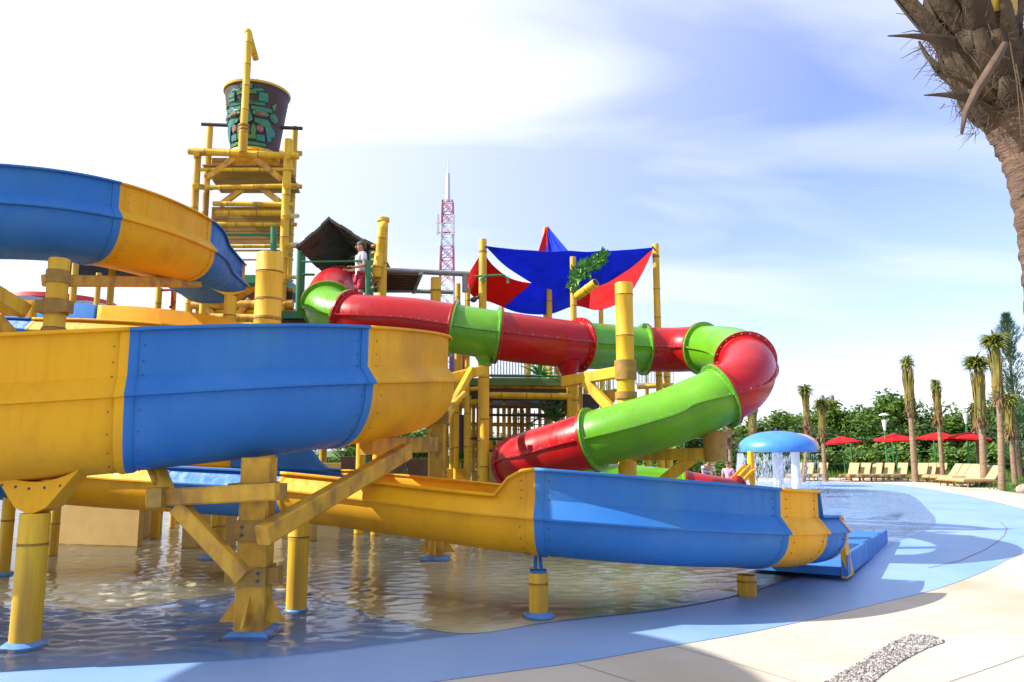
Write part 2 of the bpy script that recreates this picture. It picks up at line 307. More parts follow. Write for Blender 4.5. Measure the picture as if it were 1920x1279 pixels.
def water_surface():
    poly = smooth_poly(water_pts, 5); n = len(poly)
    def span(x):
        ys = []
        for i in range(n):
            (xa, ya), (xb, yb) = poly[i], poly[(i+1) % n]
            if (xa > x) != (xb > x): ys.append(ya+(yb-ya)*(x-xa)/(xb-xa))
        return (min(ys), max(ys)) if len(ys) >= 2 else None
    xmin = min(p[0] for p in poly)+.01; xmax = max(p[0] for p in poly)-.01; cols = []; x = xmin
    while x < xmax: cols.append(x); x += .25 if x < -9 else .042 if x < 9 else .12
    cols.append(xmax); M = 270; ek = math.exp(2.3)-1; vs = []
    for x in cols:
        a, b = span(x)
        for j in range(M+1):
            y = a+(b-a)*(math.exp(2.3*j/M)-1)/ek; e = min(1, (y-a)/.25)
            g1 = .55+.9*max(0, .5+noise.noise(Vector((x*.35, y*.3, 9)))); w1 = noise.noise(Vector((x*4.6+y*.8, y*8.2, 0))); w2 = noise.noise(Vector((x*11-y*2, y*17, 4)))
            vs.append((x, y, .036+e*g1*(1+.5*min(1, max(0, (y-11)/6)))*(.0155*w1+.0048*w2)-(1-e)*.022))
    mb = MB(); mb.add(vs, [(i*(M+1)+j, (i+1)*(M+1)+j, (i+1)*(M+1)+j+1, i*(M+1)+j+1) for i in range(len(cols)-1) for j in range(M)])
    mb.m = [1 if sum(mb.v[q].x for q in f)/4 > 4.1 else 0 for f in mb.f]
    mb.build('pool_water', [WATER, FILM], ang=180, kind='structure', recalc=False)
water_surface()
# expansion joints in the deck
JM = mat('joint_gap', (.16, .15, .15), None, rough=.9)
def joint(pts, wd=.012, z=.0085):
    mb = MB(); q = [Vector((p[0], p[1], z)) for p in pts]
    for a, b in zip(q, q[1:]):
        d = (b-a).normalized(); n = Vector((-d.y, d.x, 0))*wd/2; mb.add([a-n, b-n, b+n, a+n], [(0, 1, 2, 3)])
    mb.build('deck_joint', JM, smooth=False, kind='structure', recalc=False)
joint([G(*p) for p in ((1876, 980), (1888, 990), (1884, 1004), (1868, 1018), (1846, 1032), (1800, 1052), (1740, 1066))], .02, .0065)
joint([G(*p) for p in ((1080, 1245), (1190, 1279), (1290, 1320))], .006, .003)
joint([G(*p) for p in ((1780, 1279), (1850, 1255), (1925, 1228))], .006, .003)
joint([G(*p) for p in ((1260, 1211), (1400, 1250), (1560, 1300))], .005, .003)

# lawn tufts on the right and behind the loungers
mb = MB()
def blade(mb, x, y, h, z=-.02):
    a = random.uniform(0, 6.28); dx = math.cos(a)*.02; dy = math.sin(a)*.02; lx = random.uniform(-.06, .06); ly = random.uniform(-.06, .06)
    mb.add([(x-dx, y-dy, z), (x+dx, y+dy, z), (x+lx, y+ly, z+h)], [(0, 1, 2)])
for i in range(26000):
    x = random.uniform(17, 46); y = random.uniform(23, 48)
    bx = 19.5+max(0, (y-29)*.18)
    if x > bx-.3 and not (y > 38.5 and x < 25): blade(mb, x, y, random.uniform(.06, .2))
for i in range(6000):
    x = random.uniform(12, 40); y = random.uniform(45.5, 50); blade(mb, x, y, random.uniform(.2, .6))
mb.build('grass', mat('grass_blade', (.07, .16, .012), (.14, .24, .02), 1.2, rough=.6, trans=.3), smooth=False, kind='stuff', recalc=False)

# pebble inlay
def pip(x, y, poly):
    c = False; j = len(poly)-1
    for i in range(len(poly)):
        xi, yi = poly[i]; xj, yj = poly[j]
        if (yi > y) != (yj > y) and x < (xj-xi)*(y-yi)/(yj-yi)+xi: c = not c
        j = i
    return c
pb = [tuple(G(*p)[:2]) for p in ((1545, 1282), (1590, 1256), (1645, 1222), (1685, 1200), (1712, 1191), (1745, 1193), (1772, 1203), (1740, 1216), (1700, 1236), (1655, 1266), (1635, 1282), (1600, 1310), (1520, 1310))]
pbs = smooth_poly(pb, 4)
mb = MB(); mb.add([(x, y, .004) for x, y in pbs], [tuple(range(len(pbs)))]); mb.build('pebble_bed', mat('mortar', (.10, .09, .085), (.14, .13, .12), 30, rough=.9), smooth=False, kind='structure', recalc=False)
x0, x1 = min(p[0] for p in pb), max(p[0] for p in pb); y0, y1 = min(p[1] for p in pb), max(p[1] for p in pb)
mb = MB(); yy = y0
while yy < y1:
    xx = x0
    while xx < x1:
        x = xx+random.uniform(-.006, .006); y = yy+random.uniform(-.006, .006)
        if pip(x, y, pbs):
            a = random.uniform(0, 3.1); r1 = random.uniform(.009, .0135); r2 = r1*random.uniform(.5, .8); mb.cur = random.choice((0, 0, 1, 1, 2))
            vs = []; 
            for rr, zz in ((1, .004), (.85, .011), (.4, .014)):
                for k in range(7):
                    t = 6.283*k/7; u, v = math.cos(t)*r1*rr, math.sin(t)*r2*rr; vs.append((x+u*math.cos(a)-v*math.sin(a), y+u*math.sin(a)+v*math.cos(a), zz))
            mb.add(vs, [(i*7+k, i*7+(k+1) % 7, (i+1)*7+(k+1) % 7, (i+1)*7+k) for i in range(2) for k in range(7)]+[tuple(range(14, 21))])
        xx += .021
    yy += .017
mb.build('pebbles', [mat('pebble_light', (.42, .39, .35), (.34, .31, .28), 30, rough=.6), mat('pebble_grey', (.22, .20, .19), (.17, .15, .15), 30, rough=.6), mat('pebble_dark', (.07, .065, .07), (.12, .10, .09), 30, rough=.5)], kind='stuff', recalc=False)

# ================================================================== LOOPING OPEN SLIDE
#        x     y     z    hL   hR   D    w
SP = [(-5.95, 15.2, 5.0, .30, .02, .50), (-5.80, 13.9, 5.0, .34, .02, .56), (-5.5, 12.3, 4.97, .36, .02, .66), (-6.0, 10.5, 4.90, .36, .02, .70), (-7.5, 9.9, 4.80, .36, .02, .70),
      (-9.0, 10.5, 4.6, .36, .02, .70), (-9.7, 12.0, 4.25, .40, .02, .68), (-8.8, 13.0, 3.85, .42, .02, .66), (-7.4, 12.4, 3.62, .42, .02, .64), (-6.1, 11.9, 3.50, .40, .02, .62), (-4.8, 11.7, 3.36, .36, .02, .62),
      (-3.3, 11.7, 3.02, .34, .02, .66), (-1.95, 11.1, 2.78, .36, .02, .70), (-1.35, 9.5, 2.60, .39, .02, .76), (-2.1, 7.72, 2.38, .40, .02, .79), (-4.0, 6.78, 2.14, .40, .02, .79), (-5.6, 7.0, 2.02, .40, .02, .76),
      (-7.2, 8.0, 1.86, .40, .02, .70), (-7.7, 9.5, 1.72, .36, .02, .66), (-6.6, 10.5, 1.56, .38, .02, .62), (-5.1, 10.35, 1.43, .42, .02, .58), (-3.8, 9.9, 1.38, .42, .02, .56), (-2.4, 9.35, 1.33, .10, .02, .56),
      (-1.1, 8.72, 1.24, .02, .02, .56), (.2, 8.05, 1.14, .02, .02, .56), (1.4, 8.12, 1.02, .02, .27, .56), (2.5, 8.75, .90, .02, .27, .56), (3.12, 9.4, .83, .02, .27, .56), (3.6, 10.1, .77, .02, .02, .56)]
HW = .55
def sframe(t):
    e = .01; a = cat_rom(SP, t); b = cat_rom(SP, min(t+e, len(SP)-1.0001)); c = cat_rom(SP, max(t-e, 0))
    d = Vector((b[0]-c[0], b[1]-c[1], 0)).normalized(); return Vector(a[:3]), d, Vector((-d.y, d.x, 0)), a
def rimpt(t, side, v='rim'):
    c, d, n, a = sframe(t); h = (a[3] if side > 0 else a[4]) if v == 'rim' else 0
    return c+n*side*HW+Vector((0, 0, h))
def find_t(px, side, t0, t1):
    best = min((abs(proj(rimpt(t0+(t1-t0)*i/600, side))[0]-px), t0+(t1-t0)*i/600) for i in range(601)); return best[1]
def step(a, b, x): x = max(0, min(1, (x-a)/(b-a))); return x*x*(3-2*x)
tA = find_t(1003, -1, 23, 25.2); tA0 = find_t(940, -1, 23, 25)
tE1 = find_t(1530, -1, 25.5, 27.7)
def heights(t, a):
    hl, hr = a[3], a[4]
    if t > 21.2: hl = .40*(1-step(21.55, 21.9, t))+.02
    if t > 22.5:
        q_ = max(0, min(1, (t-tA0)/(tA-tA0))); hr = .02+.27*math.sqrt(1-(1-q_)**2) if t < tA else .29
        if t > tE1: hr = .02
        if t > tA: hl = .02
    return hl, hr
def prof(t, grow=0.0):
    c, d, n, a = sframe(t); hl, hr = heights(t, a); D = a[5]; out = []
    def side(h):
        p = [(HW+.035, h-.015), (HW+.03, h+.004), (HW, h), (HW-.002, h*.66), (HW-.004, h*.33), (HW-.005, .012), (HW+.004, 0), (HW+.128, -.150), (HW+.126, -.168), (HW+.082, -.176)]
        u0, v0 = HW+.080, -.19
        for k in range(1, 11):
            th = k/10*math.pi/2; p.append((u0*math.cos(th)**.72, v0-(D+v0)*math.sin(th)**1.0)) if k < 10 else p.append((0, -D))
        return p
    l = side(hl); r = side(hr); pts = [(u, v) for u, v in l]+[(-u, v) for u, v in r[-2::-1]]
    res = []
    for u, v in pts:
        if grow:
            if v < -.17: q = Vector((u, v+.19)); q = q*(1+grow/max(q.length, .2)); u, v = q.x, q.y-.19
            else: u += grow*(1 if u > 0 else -1)
        res.append(c+n*u+Vector((0, 0, v)))
    return res
slide = thing('open_flume_slide', (0, 8.8, 0), 'big open flume slide of blue and yellow sections spiralling down to the pool', 'water slide')
def flume_section(t0, t1, m, f0=True, f1=True):
    n = max(4, int((t1-t0)*14)); rows = [prof(t0+(t1-t0)*i/n) for i in range(n+1)]; k = len(rows[0])
    mb = MB(); mb.add([q for r in rows for q in r], [(i*k+j, i*k+j+1, (i+1)*k+j+1, (i+1)*k+j) for i in range(n) for j in range(k-1)])
    o = mb.build('flume_section', m, slide, ang=32, recalc=False)
    md = o.modifiers.new('thickness', 'SOLIDIFY'); md.thickness = .018; md.offset = 1
    for on, t, sg in ((f0, t0, 1), (f1, t1, -1)):
        if not on: continue
        ds = (sframe(min(t+.05, 28))[0]-sframe(max(t-.05, 0))[0]).length/.1; dt = .045/ds*sg
        A = prof(t, .016); Bq = prof(t+dt, .016); C = prof(t+dt*1.5, .002)
        mb = MB(); A0 = prof(t, -.002)
        mb.add(A0+A+Bq+C, [(r*k+j, r*k+j+1, (r+1)*k+j+1, (r+1)*k+j) for r in range(3) for j in range(2, k-3)])
        mb.build('seam_flange', m, o, ang=32)
        mb = MB(); E = prof(t+dt*2.3, .006)
        for j in [3, 4, 5]+list(range(10, k-10, 2))+[k-6, k-5, k-4]:
            mb.sphere(E[j], .007, 6, 4)
        mb.build('bolt_row', BOLTD, o)
    return o
t_u1 = find_t(395, 1, .5, 2.6); t_u2 = find_t(225, 1, 2.4, 5)
t_m = find_t(185, 1, 8, 11)
t_a1 = find_t(690, 1, 13, 15.3); t_a2 = find_t(245, 1, 13.3, 16)
t_s0 = find_t(315, -1, 19, 22.5); t_s1 = find_t(530, -1, 20, 23)
t_s3 = find_t(1460, -1, 25, 27); t_s4 = tE1; t_s5 = 27.75
t_u0 = find_t(452, 1, .2, t_u1-.3)
secs = [(0, .22, YEL), (.22, t_u1, BLUE), (t_u1, t_u2, YEL), (t_u2, 5.4, BLUE), (5.4, 7.2, YEL), (7.2, t_m, BLUE), (t_m, 11.4, YEL), (11.4, 12.7, BLUE), (12.7, t_a1, YEL), (t_a1, t_a2, BLUE), (t_a2, 17.2, YEL), (17.2, 19.0, BLUE),
        (19.0, t_s0, YEL), (t_s0, t_s1, BLUE), (t_s1, tA, YEL), (tA, t_s3, BLUE), (t_s3, t_s4, YEL), (t_s4, t_s5, BLUE), (t_s5, 28, YEL)]
for a, b, m in secs: flume_section(a, b, m)
# landing channel
mb = MB(); c, d, n, a = sframe(27.99); e = Vector((6.1, 14.3, 0)); st = c.copy(); st.z = 0
for s_ in (1, -1):
    mb.beam(st+n*s_*.58+Vector((0, 0, .20)), e+n*s_*.58+Vector((0, 0, .08)), .07, .26)
mb.beam(st+Vector((0, 0, .12)), e+Vector((0, 0, .12)), 1.06, .1)
mb.build('landing_channel', BLUE, slide, ang=30)
mb = MB(); q = c-n*.6
mb.add([q+Vector((0, 0, .0)), q+Vector((0, 0, -.72)), q+d*.42+Vector((0, 0, -.72)), q+n*.06, q+n*.06+Vector((0, 0, -.72)), q+n*.06+d*.42+Vector((0, 0, -.72))], [(0, 1, 2), (3, 5, 4), (0, 3, 4, 1), (1, 4, 5, 2), (0, 2, 5, 3)])
mb.build('end_gusset', YEL, slide, smooth=False)

# ================================================================== TUBE SLIDE
TPX = [(636, 540, 17.0), (630, 541, 16.0), (624, 544, 15.1), (616, 562, 14.5), (618, 583, 14.0), (652, 595, 13.7), (700, 599, 13.5), (780, 605, 13.45), (850, 616, 13.4), (925, 628, 13.4), (1010, 639, 13.6), (1085, 647, 14.0), (1145, 651, 14.5), (1205, 655, 14.8), (1265, 656, 14.8),
       (1325, 654, 14.3), (1378, 662, 13.3), (1402, 688, 12.3), (1388, 722, 11.7), (1345, 745, 11.5), (1290, 768, 11.6), (1230, 791, 11.7), (1120, 822, 12.0), (1040, 845, 12.5), (985, 862, 13.0), (975, 884, 14.2), (1040, 903, 15.0), (1130, 912, 15.1), (1200, 916, 15.0), (1270, 924, 14.9), (1330, 934, 14.9), (1380, 942, 15.0)]
TP = [tuple(P(*q)) for q in TPX]; TR = .43
tube = thing('tube_slide', (P(905, 900, 13.4).x, 13.4, 0), 'enclosed winding tube slide with alternating glossy red and green sections', 'water slide')
def tpt(t): return Vector(cat_rom(TP, t))
def tfr(t):
    d = (tpt(min(t+.02, len(TP)-1.001))-tpt(max(t-.02, 0))).normalized(); sd = d.cross(Vector((0, 0, 1))).normalized(); return tpt(t), d, sd, sd.cross(d)
def tube_section(t0, t1, m):
    n = max(6, int((t1-t0)*9)); seg = 40; vs = []
    for i in range(n+1):
        c, d, s_, u = tfr(t0+(t1-t0)*i/n); vs += [c+(s_*math.cos(a)+u*math.sin(a))*TR for a in [2*math.pi*k/seg for k in range(seg)]]
    mb = MB(); mb.add(vs, [(i*seg+k, i*seg+(k+1) % seg, (i+1)*seg+(k+1) % seg, (i+1)*seg+k) for i in range(n) for k in range(seg)])
    o = mb.build('tube_section', m, tube, ang=40)
    for t, sg in ((t0, 1), (t1, -1)):       # end flange
        c, d, s_, u = tfr(t); mb = MB(); rows = []
        for off, r in ((.004, TR-.005), (.004, TR+.075), (.034, TR+.075), (.036, TR+.012), (.06, TR+.001)):
            rows += [c+d*sg*off+(s_*math.cos(a)+u*math.sin(a))*r for a in [2*math.pi*k/48 for k in range(48)]]
        mb.add(rows, [(i*48+k, i*48+(k+1) % 48, (i+1)*48+(k+1) % 48, (i+1)*48+k) for i in range(4) for k in range(48)])
        mb.build('end_flange', m, o, ang=30)
        mb = MB()
        for k in range(22): a = 2*math.pi*k/22; mb.sphere(c+d*sg*.038+(s_*math.cos(a)+u*math.sin(a))*(TR+.042), .010, 6, 4)
        mb.build('bolt_ring', BOLT, o)
    mb = MB()                             # half shells are bolted along both sides
    for sg in (1, -1):
        rows = []
        for i in range(n+1):
            c, d, s_, u = tfr(t0+(t1-t0)*(.02+.96*i/n)); s2 = s_*sg
            rows += [c+s2*(TR-.004)+u*.014, c+s2*(TR+.04)+u*.012, c+s2*(TR+.04)-u*.012, c+s2*(TR-.004)-u*.014]
        mb.add(rows, [(i*4+k, i*4+k+1, (i+1)*4+k+1, (i+1)*4+k) for i in range(n) for k in range(3)])
    mb.build('side_seam', m, o, ang=30)
    mb = MB(); nb = max(2, int((t1-t0)*4.5))
    for i in range(nb):
        c, d, s_, u = tfr(t0+(t1-t0)*(i+.5)/nb)
        for sg in (1, -1): mb.sphere(c+s_*sg*(TR+.025)+u*.016, .010, 6, 4)
    mb.build('bolt_row', BOLT, o)
def tt(px, a, b): return min((abs(proj(tpt(a+(b-a)*i/300))[0]-px), a+(b-a)*i/300) for i in range(301))[1]
cuts = [0, 3.55, tt(655, 4.5, 7), tt(850, 6, 10), tt(932, 8, 11), tt(1086, 9, 13), tt(1207, 11, 15), tt(1318, 13, 16.2), 16.65, tt(1352, 18, 20), tt(1112, 20, 23.5), 24.35, 29.1, 30.999]
cols = [RED, GRN, RED, GRN, RED, GRN, RED, GRN, RED, GRN, RED, GRN, RED]
for i, m in enumerate(cols): tube_section(cuts[i], cuts[i+1], m)

# ================================================================== POSTS AND FRAMES
def foot(mb, x, y, r, h=.1, sq=False):
    if sq: mb.lathe((x, y, 0), [(0, .0), (r*1.15*1.41, 0), (r*1.15*1.41, h*.35), (r*.8*1.41, h), (0, h)], 4, Matrix.Rotation(R(45), 3, 'Z'))
    else: mb.lathe((x, y, 0), [(0, .0), (r, 0), (r*.98, h*.5), (r*.72, h), (0, h)], 24)
def rpost(px, ybase, ytop, wpx, label, Y=None, group=None, footr=None, name='support_post', square=False, m=POST, gusset=False, cat='post', top=None):
    g = G(px, ybase) if Y is None else Vector((P(px, ybase, Y).x, Y, 0)); Y = g.y; r = wpx*Y/F/2; zt = P(px, ytop, Y).z
    rt = thing(name, (g.x, g.y, 0), label, cat, group); mb = MB()
    if square: mb.beam((g.x, g.y, .02), (g.x, g.y, zt), r*2, r*2, up=(0, 1, 0), bev=.02)
    else: mb.pole((g.x, g.y, .0), (g.x, g.y, zt), r)
    mb.build('shaft', m, rt)
    if footr: mb = MB(); foot(mb, g.x, g.y, footr*.92, .065, square); mb.build('foot', FOOT, rt, smooth=not square)
    if gusset:
        for a in range(4):
            d = Vector((math.cos(a*math.pi/2), math.sin(a*math.pi/2), 0)); n = Vector((-d.y, d.x, 0))*.012; b = g+d*r; mb = MB()
            mb.add([b-n+Vector((0, 0, .12)), b+d*.16-n+Vector((0, 0, .12)), b-n+Vector((0, 0, .36)), b+n+Vector((0, 0, .12)), b+d*.16+n+Vector((0, 0, .12)), b+n+Vector((0, 0, .36))], [(0, 1, 2), (3, 5, 4), (0, 3, 4, 1), (1, 4, 5, 2), (0, 2, 5, 3)])
            mb.build('gusset', BEAM, rt, smooth=False)
    return rt, g, r, zt
def saddle(rt, top_c, wt, wb, ztop, zbot, dirx, th=.2, m=YEL, name='saddle'):
    """tapered cradle between a post top and the flume above"""
    d = Vector((dirx[0], dirx[1], 0)).normalized(); n = Vector((-d.y, d.x, 0)); mb = MB(); rows = []; K = 12
    for j in range(K+1):
        f = j/K; x = (f-.5)*2
        zt = ztop+.11*(x*x)-.0
        for s_ in (-1, 1):
            rows.append(Vector((top_c[0], top_c[1], zt))+d*x*wt/2+n*s_*th/2*.8)
            rows.append(Vector((top_c[0], top_c[1], zbot+.06*abs(x)))+d*x*wb/2+n*s_*th/2)
    fs = []
    for j in range(K):
        a = j*4; fs += [(a, a+4, a+5, a+1), (a+2, a+3, a+7, a+6), (a, a+2, a+6, a+4), (a+1, a+5, a+7, a+3)]
    fs += [(0, 1, 3, 2), (K*4, K*4+2, K*4+3, K*4+1)]
    mb.add(rows, fs); mb.build(name, m, rt, ang=30)
    mb = MB()
    for x in (-.7, -.4, -.1, .25, .6): mb.sphere(Vector((top_c[0], top_c[1], ztop-.06+.05*abs(x)))+d*x*wt/2-n*th*.42, .013, 6, 4)
    mb.build('bolt_row', BOLTD, rt)

GP = 'round yellow posts carrying the slides'
# big front-left round post with cradle
rt, g, r, zt = rpost(45, 1217, 962, 51, 'thick round yellow post nearest the left edge, holding the front flume on a cradle', group=GP, footr=.19)
saddle(rt, (g.x, g.y+.05), .74, .26, P(60, 908, g.y).z+.02, zt-.01, (1, 0), .26)
# square timber post with collars
rt, g, r, zt = rpost(472, 1193, 858, 53, 'thick square yellow timber post with bolted collars, standing on a blue plinth in front', square=True, footr=.2, gusset=True, m=BEAM, name='timber_support')
sqp = rt; sqg = g
def zat(py, Y): return P(472, py, Y).z
for i, (a, b, ext) in enumerate(((905, 940, .10), (977, 1015, 0), (1065, 1100, .09))):
    mb = MB(); za, zb = zat(b, g.y-.15), zat(a, g.y-.15)
    mb.box((g.x, g.y, (za+zb)/2), (r*2+.03, r*2+.05, zb-za)); 
    if ext: mb.box((g.x, g.y-.02, (za+zb)/2), (r*2+.03+2*ext, r*1.1, (zb-za)*.86))
    mb.build('collar', CLAMP, rt, smooth=False)
    for sx in (-1, 1):
        for zz in (.3, .7): mb = MB(); q = Vector((g.x+sx*(r*.62), g.y-r-.022, za+(zb-za)*zz)); mb.cyl(q, q-Vector((0, .018, 0)), .014, seg=6); mb.build('bolt', BOLTD, rt)
Yf = g.y-.02
def bm(a, b, wd, ht, name, m, parent, end_r=0):
    mb = MB(); mb.beam(P(*a), P(*b), wd, ht, bev=.015); return mb.build(name, m, parent, smooth=False)
bm((280, 934, 6.75), (520, 922, 6.62), .12, .145, 'cross_beam', BEAM, rt)
bm((283, 934, 6.66), (310, 933, 6.66), .16, .175, 'beam_collar', CLAMP, rt)
bm((334, 950, 6.74), (458, 1082, 6.62), .12, .14, 'brace', BEAM, rt)
bm((492, 1004, 6.62), (762, 846, 8.7), .14, .17, 'brace', BEAM, rt)
bm((686, 836, 8.75), (812, 834, 10.9), .16, .20, 'top_beam', BEAM, rt)
mb = MB(); mb.beam(P(300, 905, 6.9), P(285, 870, 7.05), .12, .05); mb.beam(P(318, 930, 6.75), P(300, 885, 7.0), .1, .10); mb.build('gusset_plate', BEAM, rt, smooth=False)
rpost(555, 1150, 958, 37, 'slim round yellow post just right of the square timber post', group=GP, footr=.13)
rt, g, r, zt = rpost(1010, 1160, 1074, 35, 'short stubby round yellow post on a blue pad under the lower flume', group=GP, footr=.17)
mb = MB()
for dx_ in (-.03, .03): mb.cyl((g.x+dx_, g.y+.03, zt-.02), (g.x+dx_*.6, g.y+.22, zt+.22), .018, seg=8)
mb.box((g.x, g.y+.05, zt+.01), (.16, .16, .02)); mb.build('bracket', BLUE, rt)
rpost(1401, 1117, 1078, 34, 'very short yellow stub post at the pool edge under the last bend', group=GP)
rpost(97, 1044, 930, 19, 'thin yellow post in the shade behind the front-left post', group=GP)
rpost(5, 1082, 930, 22, 'yellow post cut by the left edge of the view', group=GP, footr=.16)
rpost(290, 1012, 900, 15, 'thin shaded post left of the bright gap under the slide', group=GP)
rpost(322, 992, 900, 10, 'thinnest far post standing in the bright gap', group=GP)
rpost(396, 1050, 960, 9, 'thin post on a blue pad behind the square timber post', group=GP, footr=.22)
# square post by the timber beam
rt, g, r, zt = rpost(818, 1044, 776, 27, 'square yellow post with a collar on top, behind the lower flume', square=True, footr=.2, gusset=True, m=BEAM, name='timber_support', Y=11.7)
mb = MB(); mb.box((g.x-.02, g.y, P(818, 783, g.y).z), (.36, .3, .2)); mb.build('collar', CLAMP, rt, smooth=False)
bm((826, 800, 11.6), (884, 694, 12.9), .10, .13, 'brace', POST, rt)
bm((834, 712, 12.6), (905, 694, 13.1), .12, .17, 'cross_beam', POST, rt)
bm((800, 812, 11.55), (872, 737, 12.2), .07, .08, 'tie', BEAM, rt)
# post under the tube's green flange
rt, g, r, zt = rpost(908, 900, 684, 17, 'round yellow post with a green flared cradle under the tube slide', Y=13.4, group=GP)
mb = MB(); mb.lathe((g.x, g.y, 0), [(.0, zt-.02), (.11, zt-.02), (.12, zt+.05), (.26, P(905, 655, 13.4).z), (.30, P(905, 640, 13.4).z), (0, P(905, 640, 13.4).z)], 20); mb.build('cradle', GRN, rt)
# tall post with arms
rt, g, r, zt = rpost(1177, 900, 531, 34, 'tall thick yellow post rising in front of the tube slide, with two arms', Y=12.7, name='slide_mast')
for a, b in ((676, 712), (735, 748)):
    mb = MB(); za, zb = P(1177, b, g.y).z, P(1177, a, g.y).z; mb.cyl((g.x, g.y, za), (g.x, g.y, zb), r*1.22, seg=18); mb.build('collar', CLAMP, rt)
bm((1160, 698, 12.7), (1056, 716, 13.6), .13, .19, 'arm', POST, rt)
bm((1150, 772, 12.75), (1098, 716, 13.2), .12, .17, 'brace', POST, rt)
bm((1190, 853, 12.55), (1358, 851, 11.7), .15, .18, 'arm', POST, rt)
bm((1240, 905, 12.3), (1300, 858, 12.0), .12, .16, 'brace', POST, rt)
mb = MB(); q = P(1066, 700, 13.8); mb.lathe((q.x, q.y, 0), [(0, q.z-.12), (.09, q.z-.12), (.2, q.z+.12), (.26, q.z+.22), (0, q.z+.22)], 18); mb.build('cradle', RED, rt)
mb = MB(); a = P(1344, 900, 11.7); b = P(1340, 815, 11.7); mb.lathe((b.x, b.y, 0), [(0, P(1344, 866, 11.7).z), (.16, P(1344, 866, 11.7).z), (.18, b.z-.06), (.25, b.z+.04), (0, b.z+.04)], 18); mb.build('cradle', CLAMP, rt)
# centre columns of the spiral
rt, g, r, zt = rpost(483, 1010, 476, 50, 'fat yellow column rising through the middle of the spiral, ring joints on it', Y=9.5, name='centre_column')
mb = MB()
for py in (562, 597): z = P(483, py, g.y).z; mb.cyl((g.x, g.y, z-.012), (g.x, g.y, z+.012), r*1.04, seg=20)
mb.build('joint_ring', NODE, rt)
rt, g, r, zt = rpost(410, 990, 556, 23, 'yellow post with a cradle at the back end of the upper flume', Y=12.4, group=GP)
saddle(rt, (g.x+.0, g.y+.1), .80, .26, P(410, 544, 12.4).z-.04, zt-.02, (1, 0), .3)
rt, g, r, zt = rpost(68, 1010, 486, 38, 'heavy yellow column with brown clamps below the upper flume at left', Y=9.8, name='clamped_column')
for a, b, kx in ((508, 532, 1.12), (562, 590, 1.2), (616, 650, 1.15)):
    mb = MB(); za, zb = P(68, b, g.y).z, P(68, a, g.y).z; mb.cyl((g.x, g.y, za), (g.x, g.y, zb), r*kx, seg=18)
    if kx > 1.18: mb.box((g.x, g.y-.03, (za+zb)/2), (r*3.2, .16, (zb-za)*.8))
    mb.build('clamp', CLAMP, rt)
bm((48, 584, 9.75), (-45, 528, 9.2), .14, .19, 'brace', POST, rt)
bm((48, 660, 9.75), (-12, 596, 9.4), .13, .17, 'brace', BEAM, rt)
bm((84, 526, 9.9), (372, 530, 12.6), .12, .16, 'long_beam', BEAM, rt)
for px, y0, y1, Y, w_, lb in ((109, 560, 440, 14, 12, 'thin yellow post left of the dark roof'), (156, 570, 512, 15, 10, 'short thin yellow post under the dark roof'), (275, 610, 540, 15, 12, 'thin yellow post left of the small red shower pipe'), (304, 610, 540, 15.2, 10, 'thin yellow post beside the small red shower pipe'),
                         (362, 640, 535, 16, 13, 'thin yellow post at the foot of the bucket tower')):
    rt, *_ = rpost(px, 900, y1, w_, lb, Y=Y, group='thin posts under the upper flume')
mb = MB(); q = [P(298, 544, 15), P(323, 544, 15), P(323, 573, 15), P(318, 577, 15)]
mb.rings([(p, .03) for p in q], 10); mb.build('shower_pipe', REDP, label='small red bent shower pipe seen below the upper flume', cat='pipe')
# dark roof and red-white hut in the back left
c = P(212, 486, 19); rt = thing('shade_roof', (c.x, c.y, 0), 'black thatched shade roof half hidden below the upper flume', 'roof'); z = c.z
mb = MB(); mb.lathe((c.x, c.y, 0), [(0, z+.9), (.5, z+.55), (1.6, P(212, 510, 19).z), (1.55, P(212, 512, 19).z-.05), (0, z+.3)], 6); mb.build('thatch', DARK, rt, smooth=False)
mb = MB(); mb.pole((c.x, c.y, 0), (c.x, c.y, z+.4), .08); mb.build('pole', POST, rt)
c = P(110, 566, 26); rt = thing('striped_tent', (c.x, c.y, 0), 'low red and white striped tent far behind the spiral slide', 'tent'); z = c.z
mb = MB(); seg = 40; prf = [(1.85, z-.15), (1.8, z), (1.3, z+.3), (.7, z+.45), (.15, z+.55), (0, z+.56)]
for i in range(len(prf)-1):
    mb.cur = 0 if i % 2 == 0 else 1; mb.lathe((c.x, c.y, 0), prf[i:i+2], seg)
mb.build('canopy', [REDP, WHITE], rt)
mb = MB()
for k in range(4): a = k*math.pi/2+.6; mb.cyl((c.x+1.6*math.cos(a), c.y+1.6*math.sin(a), 0), (c.x+1.6*math.cos(a), c.y+1.6*math.sin(a), z-.1), .05, seg=8)
mb.build('poles', WHITE, rt)
# tan walls below
def panel(pa, pb, Y, Y2, label, z0=0):
    a = G(pa[0], pa[1]) if Y is None else None
    mb = MB(); A = P(pa[0], pa[1], Y); Bp = P(pb[0], pa[1], Y2); zt = P(pa[0], pb[1], Y).z
    A.z = Bp.z = (zt+z0)/2; mb.beam(A, Bp, .12, zt-z0); mb.build('tan_wall', TAN, smooth=False, label=label, cat='wall')
panel((110, 1017), (262, 905), 13.5, 13.2, 'plain tan wall panel in the shade under the spiral')
panel((340, 1030), (442, 925), 13.0, 13.3, 'tan wall panel behind the blue bend, in shade')
panel((262, 1000), (292, 905), 14.2, 15.5, 'narrow tan wall return beside the bright gap')
panel((500, 985), (590, 905), 14.8, 14.0, 'tan wall panel behind the diagonal brace')

